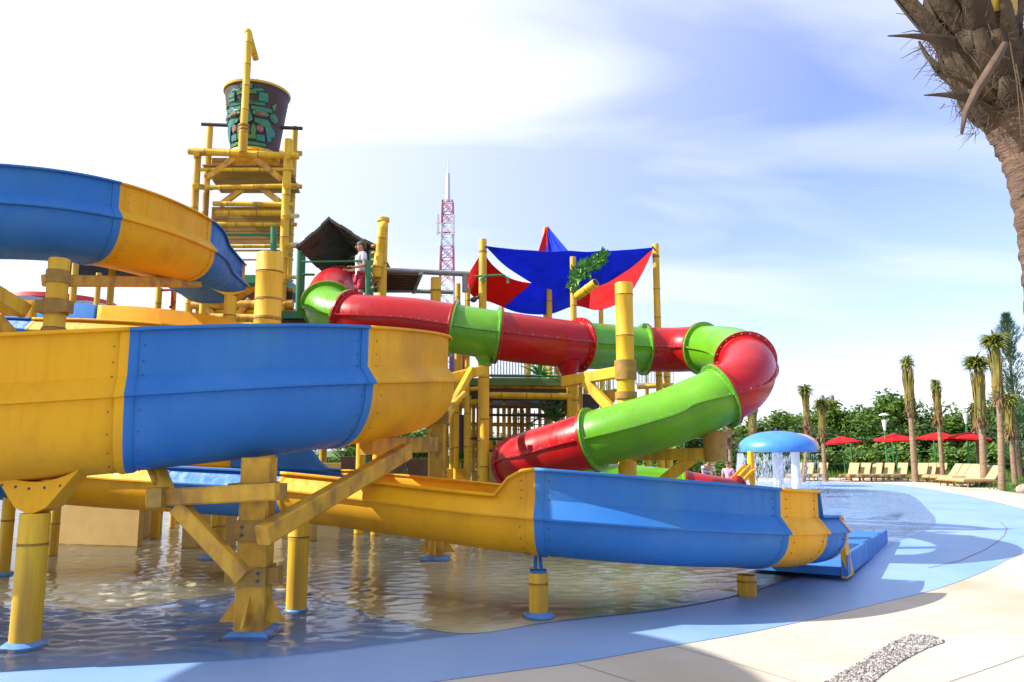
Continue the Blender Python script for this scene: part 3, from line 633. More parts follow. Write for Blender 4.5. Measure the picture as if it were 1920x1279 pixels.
# ================================================================== BUCKET TOWER
TY = 17.4
tower = thing('bucket_tower', (P(455, 600, TY).x, 18.4, 0), 'tall bamboo style yellow tower of posts, slats and braces carrying a bucket', 'tower')
def T(px, py, Y=TY): return P(px, py, Y)
def tpole(a, b, r, name='beam', m=POST): mb = MB(); mb.pole(a, b, r, .55, 12); return mb.build(name, m, tower)
YB = 19.4
for px0, px1, yt, Y, r in ((371, 371, 285, TY, .085), (543, 541, 262, TY, .10), (393, 394, 232, YB, .085), (553, 553, 238, YB, .085)):
    top = P(px1, yt, Y); tpole((top.x, Y, 0), top, r, 'corner_post')
for a, b, r in (((354, 284, TY-.05), (560, 293, TY-.05), .08), ((356, 282, YB), (566, 288, YB), .07), ((385, 352, TY), (560, 348, TY), .055), ((400, 352, YB), (566, 350, YB), .06),
                ((400, 382, TY), (550, 384, TY), .06), ((405, 399, TY+.1), (545, 399, TY+.1), .07)):
    tpole(P(*a), P(*b), r)
for a, b in (((371, 288, TY), (394, 287, YB)), ((541, 292, TY), (553, 290, YB)), ((541, 348, TY), (556, 350, YB)), ((371, 350, TY), (394, 352, YB))):
    A, Bq = P(*a), P(*b); d = (Bq-A).normalized()*.35; tpole(A-d, Bq+d, .07)
for a, b in (((386, 335, TY), (440, 298, TY)), ((530, 338, TY), (478, 298, TY)), ((412, 386, TY+.1), (455, 354, TY+.1)), ((534, 386, TY+.1), (492, 354, TY+.1)), ((392, 330, YB), (440, 296, YB)), ((548, 330, YB), (490, 296, YB))):
    mb = MB(); mb.beam(P(*a), P(*b), .10, .14); mb.build('brace', BEAM, tower, smooth=False)
def slats(corner, across, down, n, name, th=.03, m=SLAT, gap=.18):
    mb = MB(); corner = Vector(corner); across = Vector(across); down = Vector(down); w_ = down.length/n
    nrm = across.cross(down).normalized()
    for i in range(n):
        c0 = corner+down*((i+.5)/n); mb.cur = 0; mb.beam(c0, c0+across, th, w_*(1-gap), up=down.normalized(), bev=.006)
    return mb.build(name, m, tower, smooth=False)
# deck under the bucket, seen from below
zd = P(455, 300, TY).z-.12
A = P(384, 300, TY); slats((A.x-.05, TY, zd), (2.05, 0, 0), (-.3, 2.0, 0), 16, 'slat_deck')
# slatted wall panels at the back of the tower
A = P(398, 388, YB); Bq = P(398, 458, YB); slats(A, (P(545, 388, YB).x-A.x, 0, 0), (0, 0, Bq.z-A.z), 9, 'slat_wall', .05, gap=.10)
A = P(398, 296, YB); slats(A, (P(548, 388, YB).x-A.x, 0, 0), (0, 0, -.45), 4, 'slat_wall', .05, gap=.12)
# green rails, lower floors
for py in (440,): mb = MB(); mb.cyl(P(405, py, TY+.3), P(530, py, TY+.3), .035); mb.build('rail', DGREEN, tower)
mb = MB(); mb.cyl(P(513, 426, TY), P(513, 560, TY), .07); mb.build('green_post', DGREEN, tower)
for py in (470, 487, 520, 527): mb = MB(); mb.beam(P(440, py, YB), P(550, py, YB), .04, .05); mb.build('rail', BEAM, tower, smooth=False)
mb = MB(); mb.beam(P(368, 540, TY+1), P(552, 540, TY+1), 2.0, .2); mb.build('floor', DGREEN, tower, smooth=False)
mb = MB(); mb.beam(P(368, 557, TY+.4), P(552, 557, TY+.4), .3, .22); mb.build('floor_beam', BROWN, tower, smooth=False)
for a, b, r in (((360, 572, TY), (550, 570, TY), .10), ((395, 595, TY-.3), (545, 598, TY-.3), .09), ((360, 610, TY), (550, 612, TY), .09)): tpole(P(*a), P(*b), r, m=BEAM)
for px in (395, 435, 520): tpole((P(px, 600, TY).x, TY+.2, 0), P(px, 545, TY+.2), .09, 'corner_post', BEAM)
for a, b in (((378, 560, TY), (405, 600, TY)), ((500, 565, TY), (535, 600, TY)), ((440, 600, TY), (470, 562, TY))): mb = MB(); mb.beam(P(*a), P(*b), .12, .15); mb.build('brace', BEAM, tower, smooth=False)
A = P(400, 620, YB); slats((A.x, YB, 1.0), (2.0, 0, 0), (0, 0, 2.6), 10, 'slat_wall', .05, m=BROWN)
for a, b, r in (((380, 318, TY), (540, 318, TY), .045), ((385, 420, TY+.2), (545, 421, TY+.2), .05), ((400, 462, YB), (552, 462, YB), .05), ((374, 500, TY), (395, 500, YB), .05), ((541, 460, TY), (556, 458, YB), .05), ((541, 520, TY), (556, 520, YB), .05), ((541, 405, TY), (557, 405, YB), .055),
                ((420, 545, TY+.3), (540, 545, TY+.3), .06), ((380, 583, TY+.1), (548, 585, TY+.1), .07)):
    A, Bq = P(*a), P(*b); d = (Bq-A).normalized()*.14; tpole(A-d, Bq+d, r)
for px in (404, 420, 436, 452, 500, 516, 530): mb = MB(); mb.cyl(P(px, 352, YB-.5), P(px, 352, YB+.5), .05, seg=8); mb.build('joist', BEAM, tower)
A = P(410, 556, YB-.3); slats((A.x, YB-.3, A.z), (1.9, 0, 0), (0, 0, -.7), 5, 'lower_slats', .05, m=BEAM, gap=.3)
# pipe with bent spout
rt = thing('fill_pipe', tuple(P(457, 285, TY-.25)), 'tall yellow bamboo water pipe hooked over the bucket', 'pipe')
mb = MB(); a, b = P(455, 286, TY-.25), P(457, 238, TY-.25); mb.pole(a, b, .10, .5); mb.build('lower_pipe', POST, rt)
mb = MB(); mb.pole(P(457, 242, TY-.25), P(467, 62, TY-.2), .082, .5); mb.build('upper_pipe', POST, rt)
mb = MB(); mb.pole(P(465, 58, TY-.2), P(480, 112, TY+.35), .075, .5); mb.sphere(P(465, 60, TY-.2), .088, 12, 8); mb.build('spout', POST, rt)
mb = MB()
for py in (236, 243): z = P(457, py, TY-.25); mb.rings([(z-Vector((0, 0, .02)), .12), (z+Vector((0, 0, .02)), .12)], 16)
mb.build('joint_band', NODE, rt)
# bucket
BY = 18.35; bc = P(477, 292, BY); bt = P(479, 178, BY); H = bt.z-bc.z; r0 = 44*BY/F; r1 = 61*BY/F
bucket = thing('tipping_bucket', (bc.x, BY, bc.z), 'large dark tipping bucket painted with a green carved stone face, yellow rim', 'bucket')
BK = mat('bucket_paint', (.055, .035, .03), (.11, .05, .03), 3, rough=.5, spec=.25, c3=(.05, .035, .07), s3=1.5)
mb = MB(); mb.lathe((bc.x, BY, bc.z), [(0, 0), (r0, 0), (r0+(r1-r0)*.5, H*.5), (r1, H), (r1-.04, H), (r0-.03, .05), (0, .05)], 56); mb.build('shell', BK, bucket)
YR = mat('rim_paint', (.62, .42, .02), (.55, .36, .02), 5, rough=.4)
mb = MB(); mb.lathe((bc.x, BY, bc.z), [(r1-.03, H-.02), (r1+.03, H-.02), (r1+.04, H+.03), (r1-.03, H+.04), (r1-.03, H-.02)], 56); mb.build('rim', YR, bucket)
mb = MB(); mb.lathe((bc.x, BY, bc.z), [(0, -.12), (r0*1.05, -.12), (r0*1.1, -.06), (r0+.01, .03), (0, .03)], 40); mb.build('base_band', POST, bucket)
TEAL = mat('teal_relief', (.015, .14, .10), (.03, .22, .11), 5, rough=.4, c3=(.02, .16, .24), s3=3); LIME = mat('lime_relief', (.07, .20, .04), (.04, .16, .06), 6, rough=.4); BLK = mat('black_outline', (.01, .012, .015), None, rough=.5); EYE = mat('dark_red_eye', (.18, .02, .03), (.3, .2, .1), 12, rough=.4)
mbs = {k: MB() for k in ('T', 'L', 'K', 'E')}
def bp(u, v, o):   # u: metres across from the centre line facing the camera, v: 0..1 up
    rr = r0+(r1-r0)*v+o; a = -math.pi/2-.02+u*1.22/(r0+(r1-r0)*v); return Vector((bc.x+rr*math.cos(a), BY+rr*math.sin(a), bc.z+H*v))
def patch(k, pts, o, ol=True):
    cu = sum(p[0] for p in pts)/len(pts); cv = sum(p[1] for p in pts)/len(pts)
    def ringpts(s_, oo):
        out = []
        for i in range(len(pts)):
            p, q = pts[i], pts[(i+1) % len(pts)]
            for j in range(3): x = p[0]+(q[0]-p[0])*j/3; y = p[1]+(q[1]-p[1])*j/3; L_ = max(.03, math.hypot(x-cu, (y-cv)*H)); g_ = 1+s_/L_; out.append(bp(cu+(x-cu)*g_, cv+(y-cv)*g_, oo))
        return out
    if ol:
        a = ringpts(.022, o*.55); n = len(a); mbs['K'].add([bp(cu, cv, o*.55)]+a, [(0, 1+i, 1+(i+1) % n) for i in range(n)])
    a = ringpts(0, o); b = ringpts(-.012, o+.012); n = len(a)
    mbs[k].add([bp(cu, cv, o+.014)]+a+b, [(0, 1+n+i, 1+n+(i+1) % n) for i in range(n)]+[(1+i, 1+(i+1) % n, 1+n+(i+1) % n, 1+n+i) for i in range(n)])
def rc(k, u0, u1, v0, v1, o=.02, ol=True): patch(k, [(u0, v0), (u1, v0), (u1, v1), (u0, v1)], o, ol)
def el(k, u, v, ru, rv, o=.02, n=8, ol=True): patch(k, [(u+ru*math.cos(6.283*i/n), v+rv*math.sin(6.283*i/n)) for i in range(n)], o, ol)
rc('T', -.12, .12, .88, .95); rc('L', -.2, .2, .80, .865); rc('T', -.42, -.24, .70, .84); rc('T', .24, .42, .70, .84); rc('L', -.42, -.24, .76, .79, .035, False); rc('T', -.36, .36, .64, .69)
rc('T', -.5, -.1, .56, .62); rc('T', .1, .5, .56, .62); el('L', -.27, .52, .17, .05, .03); el('L', .27, .52, .17, .05, .03); el('E', -.27, .51, .10, .028, .05); el('E', .27, .51, .10, .028, .05)
el('T', -.55, .50, .10, .07); el('T', .55, .50, .10, .07); el('L', -.55, .5, .05, .035, .04); el('L', .55, .5, .05, .035, .04)
patch('T', [(-.07, .58), (.07, .58), (.13, .40), (.06, .36), (-.06, .36), (-.13, .40)], .05)
for s_ in (-1, 1):
    patch('T', [(s_*.16, .44), (s_*.42, .44), (s_*.5, .34), (s_*.48, .14), (s_*.40, .10), (s_*.38, .32), (s_*.30, .38), (s_*.16, .38)], .03)
    el('E', s_*.26, .29, .07, .06, .03); el('L', s_*.14, .26, .05, .09, .03); el('T', s_*.52, .27, .06, .07, .02); rc('L', s_*.1-.08, s_*.1+.08, .12, .19, .03); rc('T', s_*.27-.08, s_*.27+.08, .10, .20, .025)
    rc('T', s_*.2-.17, s_*.2+.17, .03, .08, .02); patch('L', [(s_*.5, .68), (s_*.6, .74), (s_*.58, .64), (s_*.52, .60)], .02)
    patch('T', [(s_*.1, .87), (s_*.3, .90), (s_*.36, .86), (s_*.22, .84)], .02)
rc('T', -.07, .07, .20, .34, .03)
for k, m, nm in (('T', TEAL, 'teal_face_relief'), ('L', LIME, 'green_face_relief'), ('K', BLK, 'face_outline'), ('E', EYE, 'face_eyes')): mbs[k].build(nm, m, bucket, smooth=False)
mb = MB(); mb.cyl(P(378, 233, BY), P(567, 241, BY), .045); mb.build('axle', DARK, bucket)

# ================================================================== HUT AND RED START, PERSON
hut = thing('roofed_start_hut', (P(630, 600, 16.5).x, 16.8, 0), 'small hut with a dark olive peaked roof and green posts at the tube start', 'hut')
zr = P(627, 420, 16.2).z; ze = P(565, 462, 15.8).z; xl = P(558, 462, 15.8).x; xr = P(706, 470, 15.8).x; xm = P(627, 420, 16.2).x; ya, yb = 15.7, 18.6
mb = MB(); K = 8
def roof_pt(u, y, dz=0):  # u 0..1 left to right
    f = 1-abs(u-.5)*2; x = xl+(xm-xl)*u*2 if u < .5 else xm+(xr-xm)*(u-.5)*2
    return Vector((x, y, ze+(zr-ze)*f**1.15+dz))
for i in range(K):
    for j in range(5):
        u0, u1 = i/K, (i+1)/K; y0_, y1_ = ya+(yb-ya)*j/5, ya+(yb-ya)*(j+1)/5+.03; dz = .02*((i+j) % 2)
        q = [roof_pt(u0, y0_, dz), roof_pt(u1, y0_, dz), roof_pt(u1, y1_, dz), roof_pt(u0, y1_, dz)]; mb.add(q+[p-Vector((0, 0, .07)) for p in q], [(0, 1, 2, 3), (7, 6, 5, 4), (0, 4, 5, 1), (1, 5, 6, 2), (2, 6, 7, 3), (3, 7, 4, 0)])
mb.build('roof', OLIVE, hut, smooth=False)
zc = P(600, 492, 16.5).z
mb = MB(); mb.add([(xl+.05, yb-.1, zc+.02), (xr-.05, yb-.1, zc+.02), (xr-.1, yb-.1, ze), (xm, yb-.1, zr-.12), (xl+.1, yb-.1, ze)], [(0, 1, 2, 3, 4)])
mb.beam((xl+.1, yb-.3, zc-.15), (xr-.3, yb-.3, zc-.15), .06, .30); mb.build('back_wall', OLIVE, hut, smooth=False)
for px, Y in ((562, 15.9),): mb = MB(); mb.cyl((P(px, 500, Y).x, Y, P(px, 585, Y).z), P(px, 470, Y), .055); mb.build('post', DGREEN, hut)
for px, Y in ((697, 15.9), (569, 18.3), (690, 18.3)): mb = MB(); mb.cyl((P(px, 500, Y).x, Y, 0), P(px, 470, Y), .06); mb.build('post', DGREEN, hut)
for a, b, r in (((565, 491, 15.8), (665, 490, 15.8), .022), ((568, 515, 18.2), (590, 515, 18.2), .03)): mb = MB(); mb.cyl(P(*a), P(*b), r, seg=8); mb.build('rail', DGREEN, hut)
zp = P(600, 598, 15).z+.05
mb = MB(); mb.box(((xl+xr)/2, 16.7, zp), (xr-xl+.1, 3.8, .14)); mb.build('platform', DGREEN, hut, smooth=False)
mb = MB(); mb.box(((xl+xr)/2, 16.7, zp-.2), (xr-xl, 3.6, .24)); mb.build('platform_beam', BROWN, hut, smooth=False)
for x in (xl+.1, xr-.1):
    for y in (15.2, 18.2): mb = MB(); mb.pole((x, y, 0), (x, y, zp-.3), .09); mb.build('stilt', POST, hut)

def person(name, loc, rz, h, joints, label, shirt=None, bottom=None, hair=HAIR, shirt_sleeve=True):
    """joints: dict of points in units of height, x right of person, y forward, z up"""
    J = {'pel': (0, 0, .52), 'belly': (0, .005, .60), 'chest': (0, .0, .71), 'ubk': (0, -.005, .79), 'neck': (0, 0, .845), 'head': (0, .012, .895), 'crown': (0, .005, .955),
         'lsh': (-.10, 0, .80), 'lel': (-.135, .01, .64), 'lwr': (-.13, .09, .52), 'lpa': (-.125, .12, .485), 'rsh': (.10, 0, .80), 'rel': (.135, .01, .64), 'rwr': (.13, .09, .52), 'rpa': (.125, .12, .485),
         'lhp': (-.052, 0, .50), 'lkn': (-.06, .01, .285), 'lan': (-.062, -.01, .05), 'lto': (-.068, .075, .018), 'rhp': (.052, 0, .50), 'rkn': (.06, .01, .285), 'ran': (.062, -.01, .05), 'rto': (.068, .075, .018)}
    J.update(joints)
    rad = {'pel': .068, 'belly': .062, 'chest': .073, 'ubk': .062, 'neck': .028, 'head': .052, 'crown': .046, 'sh': .034, 'el': .024, 'wr': .016, 'pa': .020, 'hp': .055, 'kn': .034, 'an': .021, 'to': .020}
    E = [('pel', 'belly'), ('belly', 'chest'), ('chest', 'ubk'), ('ubk', 'neck'), ('neck', 'head'), ('head', 'crown')]
    for s_ in 'lr': E += [('ubk', s_+'sh'), (s_+'sh', s_+'el'), (s_+'el', s_+'wr'), (s_+'wr', s_+'pa'), ('pel', s_+'hp'), (s_+'hp', s_+'kn'), (s_+'kn', s_+'an'), (s_+'an', s_+'to')]
    root = thing(name, loc, label, 'person'); root.rotation_euler = (0, 0, rz)
    def skin(nm, names, edges, m, k=1.0, fingers=False, ov=None):
        idx = {n_: i for i, n_ in enumerate(names)}; vs = [Vector(J[n_])*h for n_ in names]; rs = []
        for n_ in names: rs.append((rad.get(n_) or rad[n_[1:]])*h*k*(ov or {}).get(n_ if n_ in (ov or {}) else n_[1:], 1))
        es = [(idx[a], idx[b]) for a, b in edges]
        if fingers:
            for s_, sg in (('l', -1), ('r', 1)):
                pa = Vector(J[s_+'pa']); wr = Vector(J[s_+'wr']); d = (pa-wr).normalized(); sd = Vector((0, 0, 1)).cross(d); sd = sd.normalized() if sd.length > .1 else Vector((0, 1, 0))
                for q, ln in ((-1.2, .034), (-.4, .042), (.4, .040), (1.2, .030)):
                    b0 = pa+sd*q*.0095+d*.012; i0 = len(vs); vs += [b0*h, (b0+d*ln*.5+Vector((0, 0, -.006)))*h, (b0+d*ln*.85+Vector((0, 0, -.018)))*h]; rs += [.0055*h, .005*h, .004*h]; es += [(idx[s_+'pa'], i0), (i0, i0+1), (i0+1, i0+2)]
                b0 = pa+sd*-sg*.02-d*.012; i0 = len(vs); vs += [b0*h, (b0+d*.02-sd*sg*.012)*h]; rs += [.007*h, .0055*h]; es += [(idx[s_+'wr'], i0), (i0, i0+1)]
        me = bpy.data.meshes.new(nm); me.from_pydata(vs, es, []); me.materials.append(m); o = bpy.data.objects.new(nm, me); S.collection.objects.link(o); o.parent = root
        o.modifiers.new('skin', 'SKIN').use_smooth_shade = True
        for i, r_ in enumerate(rs): me.skin_vertices[0].data[i].radius = (r_, r_)
        me.skin_vertices[0].data[0].use_root = True
        md = o.modifiers.new('sub', 'SUBSURF'); md.levels = 2; md.render_levels = 2; return o
    skin('body', list(J.keys()), E, SKIN, 1, True)
    if shirt:
        nm = ['belly', 'chest', 'ubk', 'lsh', 'rsh', 'pel']; ed = [('pel', 'belly'), ('belly', 'chest'), ('chest', 'ubk'), ('ubk', 'lsh'), ('ubk', 'rsh')]
        if shirt_sleeve:
            J['lsl'] = tuple((Vector(J['lsh'])*.35+Vector(J['lel'])*.65)); J['rsl'] = tuple((Vector(J['rsh'])*.35+Vector(J['rel'])*.65)); rad['sl'] = .034; nm += ['lsl', 'rsl']; ed += [('lsh', 'lsl'), ('rsh', 'rsl')]
        skin('shirt', nm, ed, shirt, 1.16)
    if bottom:
        for s_ in 'lr': J[s_+'th'] = tuple(Vector(J[s_+'hp'])*.12+Vector(J[s_+'kn'])*.88)
        rad['th'] = .05; skin('shorts', ['pel', 'lhp', 'rhp', 'lth', 'rth'], [('pel', 'lhp'), ('pel', 'rhp'), ('lhp', 'lth'), ('rhp', 'rth')], bottom, 1.18)
    hd = Vector(J['head']); cr_ = Vector(J['crown']); ax = (cr_-hd).normalized()
    mb = MB(); c = hd+ax*.038; c0 = c-Vector((0, .012, 0)); vs0 = len(mb.v); mb.sphere(c0*h, .063*h, 14, 10, (.92, 1.05, 1.0))
    mb.v = [q if (q-c0*h).z > -.012*h or (q-c0*h).y < -.01*h else c0*h+(q-c0*h)*.55 for q in mb.v]
    o = mb.build('hair', hair, None); o.parent = root; o.location = Vector((0, 0, 0)); me = o.data
    base = Vector((sum((min(q.x for q in mb.v), max(q.x for q in mb.v)))/2, sum((min(q.y for q in mb.v), max(q.y for q in mb.v)))/2, min(q.z for q in mb.v)))
    for vtx in me.vertices: vtx.co += base
    fc = hd+ax*.012+Vector((0, .05, 0))
    mb = MB(); mb.sphere((fc+Vector((0, .004, -.004)))*h, .011*h, 8, 6, (.8, 1.1, 1.3))
    for sg in (-1, 1): mb.sphere((hd+ax*.014+Vector((sg*.052, 0, 0)))*h, .014*h, 8, 6, (.4, .8, 1.2))
    b_ = MB()
    for sg in (-1, 1): b_.sphere((fc+Vector((sg*.02, -.006, .014)))*h, .006*h, 8, 6)
    b_.add([((fc+Vector((-.016, -.003, -.03)))*h), ((fc+Vector((.016, -.003, -.03)))*h), ((fc+Vector((.012, -.001, -.036)))*h), ((fc+Vector((-.012, -.001, -.036)))*h)], [(0, 1, 2, 3)])
    for M_, m, nm in ((mb, SKIN, 'nose_and_ears'), (b_, mat('eye_dark', (.03, .02, .02), None, rough=.3), 'eyes_and_mouth')):
        me = bpy.data.meshes.new(nm); me.from_pydata(M_.v, [], M_.f); me.materials.append(m); me.polygons.foreach_set('use_smooth', [True]*len(me.polygons)); o = bpy.data.objects.new(nm, me); S.collection.objects.link(o); o.parent = root
    return root
pp = P(678, 452, 14.6); hh = 1.5
person('person', (pp.x, 14.6, pp.z-hh*.99), R(118), hh, {'lwr': (-.11, .13, .60), 'lpa': (-.10, .165, .61), 'rwr': (.11, .13, .60), 'rpa': (.10, .165, .61), 'lel': (-.135, -.01, .64), 'rel': (.135, -.01, .64), 'head': (0, .022, .893)}, 'person in white shirt and patterned red shorts standing at the rail by the tube start', SHIRT, SHORTS)
mb = MB(); mb.box((pp.x+.1, 14.7, pp.z-hh*.99-.05), (1.5, 1.0, .1)); mb.build('platform_edge', DGREEN, hut, smooth=False)
mb = MB(); mb.cyl(P(664, 489, 14.5), P(690, 489, 14.45), .025); mb.cyl(P(688, 489, 14.45), P(689, 560, 14.45), .04); mb.build('rail', DGREEN, hut)

# yellow pipe cluster to the right of the hut
rt, g, r, zt = rpost(707, 900, 414, 19, 'gnarled yellow post with a capped top and side spout right of the hut', Y=14.9, name='spout_post')
mb = MB(); mb.cyl((g.x, g.y, zt-.02), (g.x, g.y, zt+.05), r*1.25, seg=18); mb.build('cap', POST, rt)
mb = MB(); mb.pole(P(712, 474, 14.8), P(718, 428, 14.7), .085); q = P(719, 426, 14.7); mb.sphere(q, .095, 12, 8, (1, 1, 1.3)); mb.pole(P(712, 476, 14.8), P(706, 520, 14.8), .1); mb.build('spout', POST, rt)
mb = MB()
for i in range(7): py = 462+i*13; mb.rings([(P(706, py, 14.9)-Vector((0, 0, .02)), r*1.12), (P(706, py, 14.9)+Vector((0, 0, .02)), r*1.12)], 12)
mb.build('clamp_rings', CLAMP, rt)
# slatted awning
aw = thing('slatted_awning', tuple(P(780, 528, 15.5)), 'brown slatted awning in a grey pipe frame between the hut and the mast', 'awning')
for a, b, r in (((712, 506, 15.2), (880, 514, 15.4), .055), ((790, 512, 15.2), (775, 548, 15.9), .045), ((776, 546, 15.8), (850, 548, 15.8), .045), ((716, 546, 15.8), (780, 546, 15.8), .035), ((872, 512, 15.4), (872, 548, 15.4), .06)):
    mb = MB(); mb.cyl(P(*a), P(*b), r); mb.build('frame_pipe', GREYM, aw)
mb = MB()
for i in range(7): f = (i+.5)/7; mb.beam(P(716, 511+33*f, 15.2+.6*f), P(788-12*f, 513+32*f, 15.2+.6*f), .02, .055)
mb.build('slats', BROWN, aw, smooth=False)
mb = MB(); mb.add([P(716, 510, 15.26), P(789, 512, 15.26), P(776, 546, 15.86), P(716, 546, 15.86)], [(0, 1, 2, 3)]); mb.build('backing', DARK, aw, smooth=False, solid=.02)
MP = 'round yellow posts of the back play platform'
for px, yt, w_, Y, lb in ((812, 521, 20, 15.0, 'stout yellow post just left of the lattice mast'), (855, 532, 10, 16, 'thin yellow post right of the lattice mast'), (874, 540, 10, 16, 'thin yellow post left of the red sail'),
                     (903, 449, 15, 15.2, 'tall yellow post holding the left corner of the blue sail'), (1241, 458, 13, 15.6, 'tall yellow post right of the sails, by their right corner'), (1032, 540, 11, 17.2, 'yellow post under the middle of the blue sail'),
                     (1079, 482, 12, 15.2, 'yellow post with the leafy green spout before the sail'), (1132, 560, 9, 18, 'thin yellow post under the right red sail')):
    rt, g, r, zt = rpost(px, 900, yt, w_, lb, Y=Y, group=MP)
    if w_ > 12: mb = MB(); mb.cyl((g.x, g.y, zt-.28), (g.x, g.y, zt-.24), r*1.06, seg=18); mb.build('joint_ring', NODE, rt)
    if px in (903, 1241): mb = MB(); q = P(912 if px == 903 else 1224, 463, 15.1 if px == 903 else 15.3); mb.cyl((g.x, g.y, q.z), q, .02, seg=6); mb.build('tie_rope', DARK, rt)
rt, g, r, zt = rpost(1025, 900, 428, 9, 'far yellow post at the peak of the sails', Y=19.5, group=MP)
# ------------------------------------------------------------------ sails
def interp(pts, u):
    x = u*(len(pts)-1); i = min(int(x), len(pts)-2); return cat_rom([tuple(p) for p in pts], i+(x-i))
def sail(top, bot, nu=110, nv=44, bulge=.12, colour=None, name='sail_panel', parent=None, mats=None, wr=.03):
    mb = MB(); g = []
    for j in range(nv+1):
        for i in range(nu+1):
            u = i/nu; v = j/nv; a = interp(top, u); b = interp(bot, u); q = [a[k]+(b[k]-a[k])*v for k in range(3)]
            p = P(*q); p.y += bulge*math.sin(math.pi*v)*math.sin(math.pi*u)+wr*noise.noise(Vector((u*9, v*2.2, 3)))*4*math.sin(math.pi*min(1, max(0, u))); g.append(p)
    for j in range(nv):
        for i in range(nu):
            k = j*(nu+1)+i; f = (k, k+1, k+nu+2, k+nu+1); mb.f.append(list(f)); c = sum((g[x] for x in f), Vector())/4; mb.m.append(colour(*proj(c)) if colour else 0)
    mb.v = g
    return mb.build(name, mats, parent, ang=60, solid=.012, recalc=False)
s1 = thing('blue_shade_sail', tuple(P(1070, 500, 15.5)), 'bright blue shade sail stretched in front between two tall posts', 'shade sail')
sail([(912, 461, 15.1), (960, 467, 15.2), (1030, 471, 15.3), (1100, 471, 15.3), (1165, 469, 15.3), (1224, 464, 15.3)], [(912, 464, 15.1), (955, 504, 15.8), (1010, 535, 16.4), (1070, 547, 16.6), (1130, 533, 16.2), (1180, 504, 15.8), (1224, 467, 15.3)], parent=s1, mats=BLUC, name='cloth')
s2 = thing('red_and_blue_shade_sail', tuple(P(1050, 540, 17)), 'red and blue panelled shade sail with a peak, behind the blue one', 'shade sail')
def col2(x, y):
    if x < 1060: return 0 if (x-945)+(y-575)*1.15 < 0 else 1
    return 1 if x < 1085+(545-y)*.2 else 0
sail([(905, 470, 15.2), (925, 498, 15.6), (958, 522, 16.2), (1000, 530, 16.8), (1050, 520, 17.2), (1100, 515, 17.2), (1150, 500, 16.8), (1195, 482, 16.2), (1224, 466, 15.4)],
     [(878, 515, 16.6), (884, 552, 16.9), (925, 568, 17.1), (975, 586, 17.2), (1030, 589, 17.3), (1080, 574, 17.3), (1122, 581, 17.0), (1170, 562, 16.4), (1200, 520, 15.9), (1224, 470, 15.4)], parent=s2, mats=[REDC, BLUC], colour=col2, name='lower_cloth')
sail([(1023, 427, 19.4), (1026, 426, 19.4), (1029, 427, 19.4)], [(1000, 500, 17.4), (1040, 505, 17.6), (1090, 500, 17.4)], 24, 14, .1, lambda x, y: 0 if x < 1027-(y-428)*.05 or x > 1032+(y-430)*1.02 else 1, 'peak_cloth', s2, [REDC, BLUC])

# green crocodile-tail like leaf spout and frog pipe
sp_ = thing('leafy_water_spout', tuple(P(1080, 560, 15)), 'green painted leaf cluster with a yellow tilted spout on the front sail post', 'water spout')
mb = MB()
def leafblade(mb, a, b, wd, up=(0, 0, 1), n=8, curl=.0):
    a = Vector(a); b = Vector(b); d = b-a; s_ = d.cross(Vector(up)).normalized(); u = s_.cross(d).normalized(); vs = []
    for i in range(n+1):
        t = i/n; w_ = wd*math.sin(math.pi*min(1, t*.93+.07))**.7; c = a+d*t+u*curl*math.sin(t*math.pi); vs += [c-s_*w_/2-u*.01, c+u*w_*.12, c+s_*w_/2-u*.01]
    mb.add(vs, [(i*3+k, i*3+k+1, i*3+k+4, i*3+k+3) for i in range(n) for k in range(2)])
LG = mat('painted_leaf_green', (.06, .24, .05), (.12, .32, .06), 8, rough=.5)
for i in range(260):
    t = random.random(); wd_ = 12*math.sin(math.pi*min(1, t*.85+.12)); a = P(1070+62*t+random.uniform(-3, 3), 517-24*t-14*t*t+random.uniform(-1, 1)*wd_, 15+random.uniform(-.12, .12))
    an = random.uniform(0, 6.28); d = Vector((math.cos(an)*.6+.5, random.uniform(-.5, .3), math.sin(an)*.8+.15)).normalized()*random.uniform(.10, .2); leafblade(mb, a, a+d, random.uniform(.035, .06), (0, 1, .3), 4)
for i in range(40): a = P(1078+random.uniform(-8, 8), 530+random.uniform(-9, 12), 14.95); leafblade(mb, a, a+Vector((random.uniform(-.15, .12), random.uniform(-.1, .1), random.uniform(-.2, .1))), .05, (0, 1, 0), 4)
mb.build('leaf_cluster', LG, sp_, recalc=False)
mb = MB(); a, b = P(1082, 556, 14.9), P(1117, 530, 14.5); mb.pole(a, b, .085, .4); mb.build('spout', POST, sp_)
mb = MB(); d = (b-a).normalized(); mb.cyl(b-d*.01, b+d*.006, .065); mb.build('spout_mouth', DARK, sp_)
mb = MB(); mb.rings([(P(890, 518, 15), .022), (P(945, 516, 15), .022), (P(953, 523, 15), .022), (P(953, 531, 15), .03)], 8)
mb.rings([(P(912, 516, 15), .03), (P(903, 524, 14.9), .035), (P(906, 532, 14.9), .02)], 8); mb.build('green_jet_pipe', DGREEN, label='thin green branch shaped jet pipe on the left sail post', cat='pipe')
q = P(888, 562, 15); mb = MB(); mb.sphere(q, .07, 10, 8, (1, 1, .8)); mb.sphere(q+Vector((.08, -.02, .04)), .04, 8, 6); mb.build('jet_nozzle', DARK, label='small dark water jet head left of the sail post', cat='nozzle')

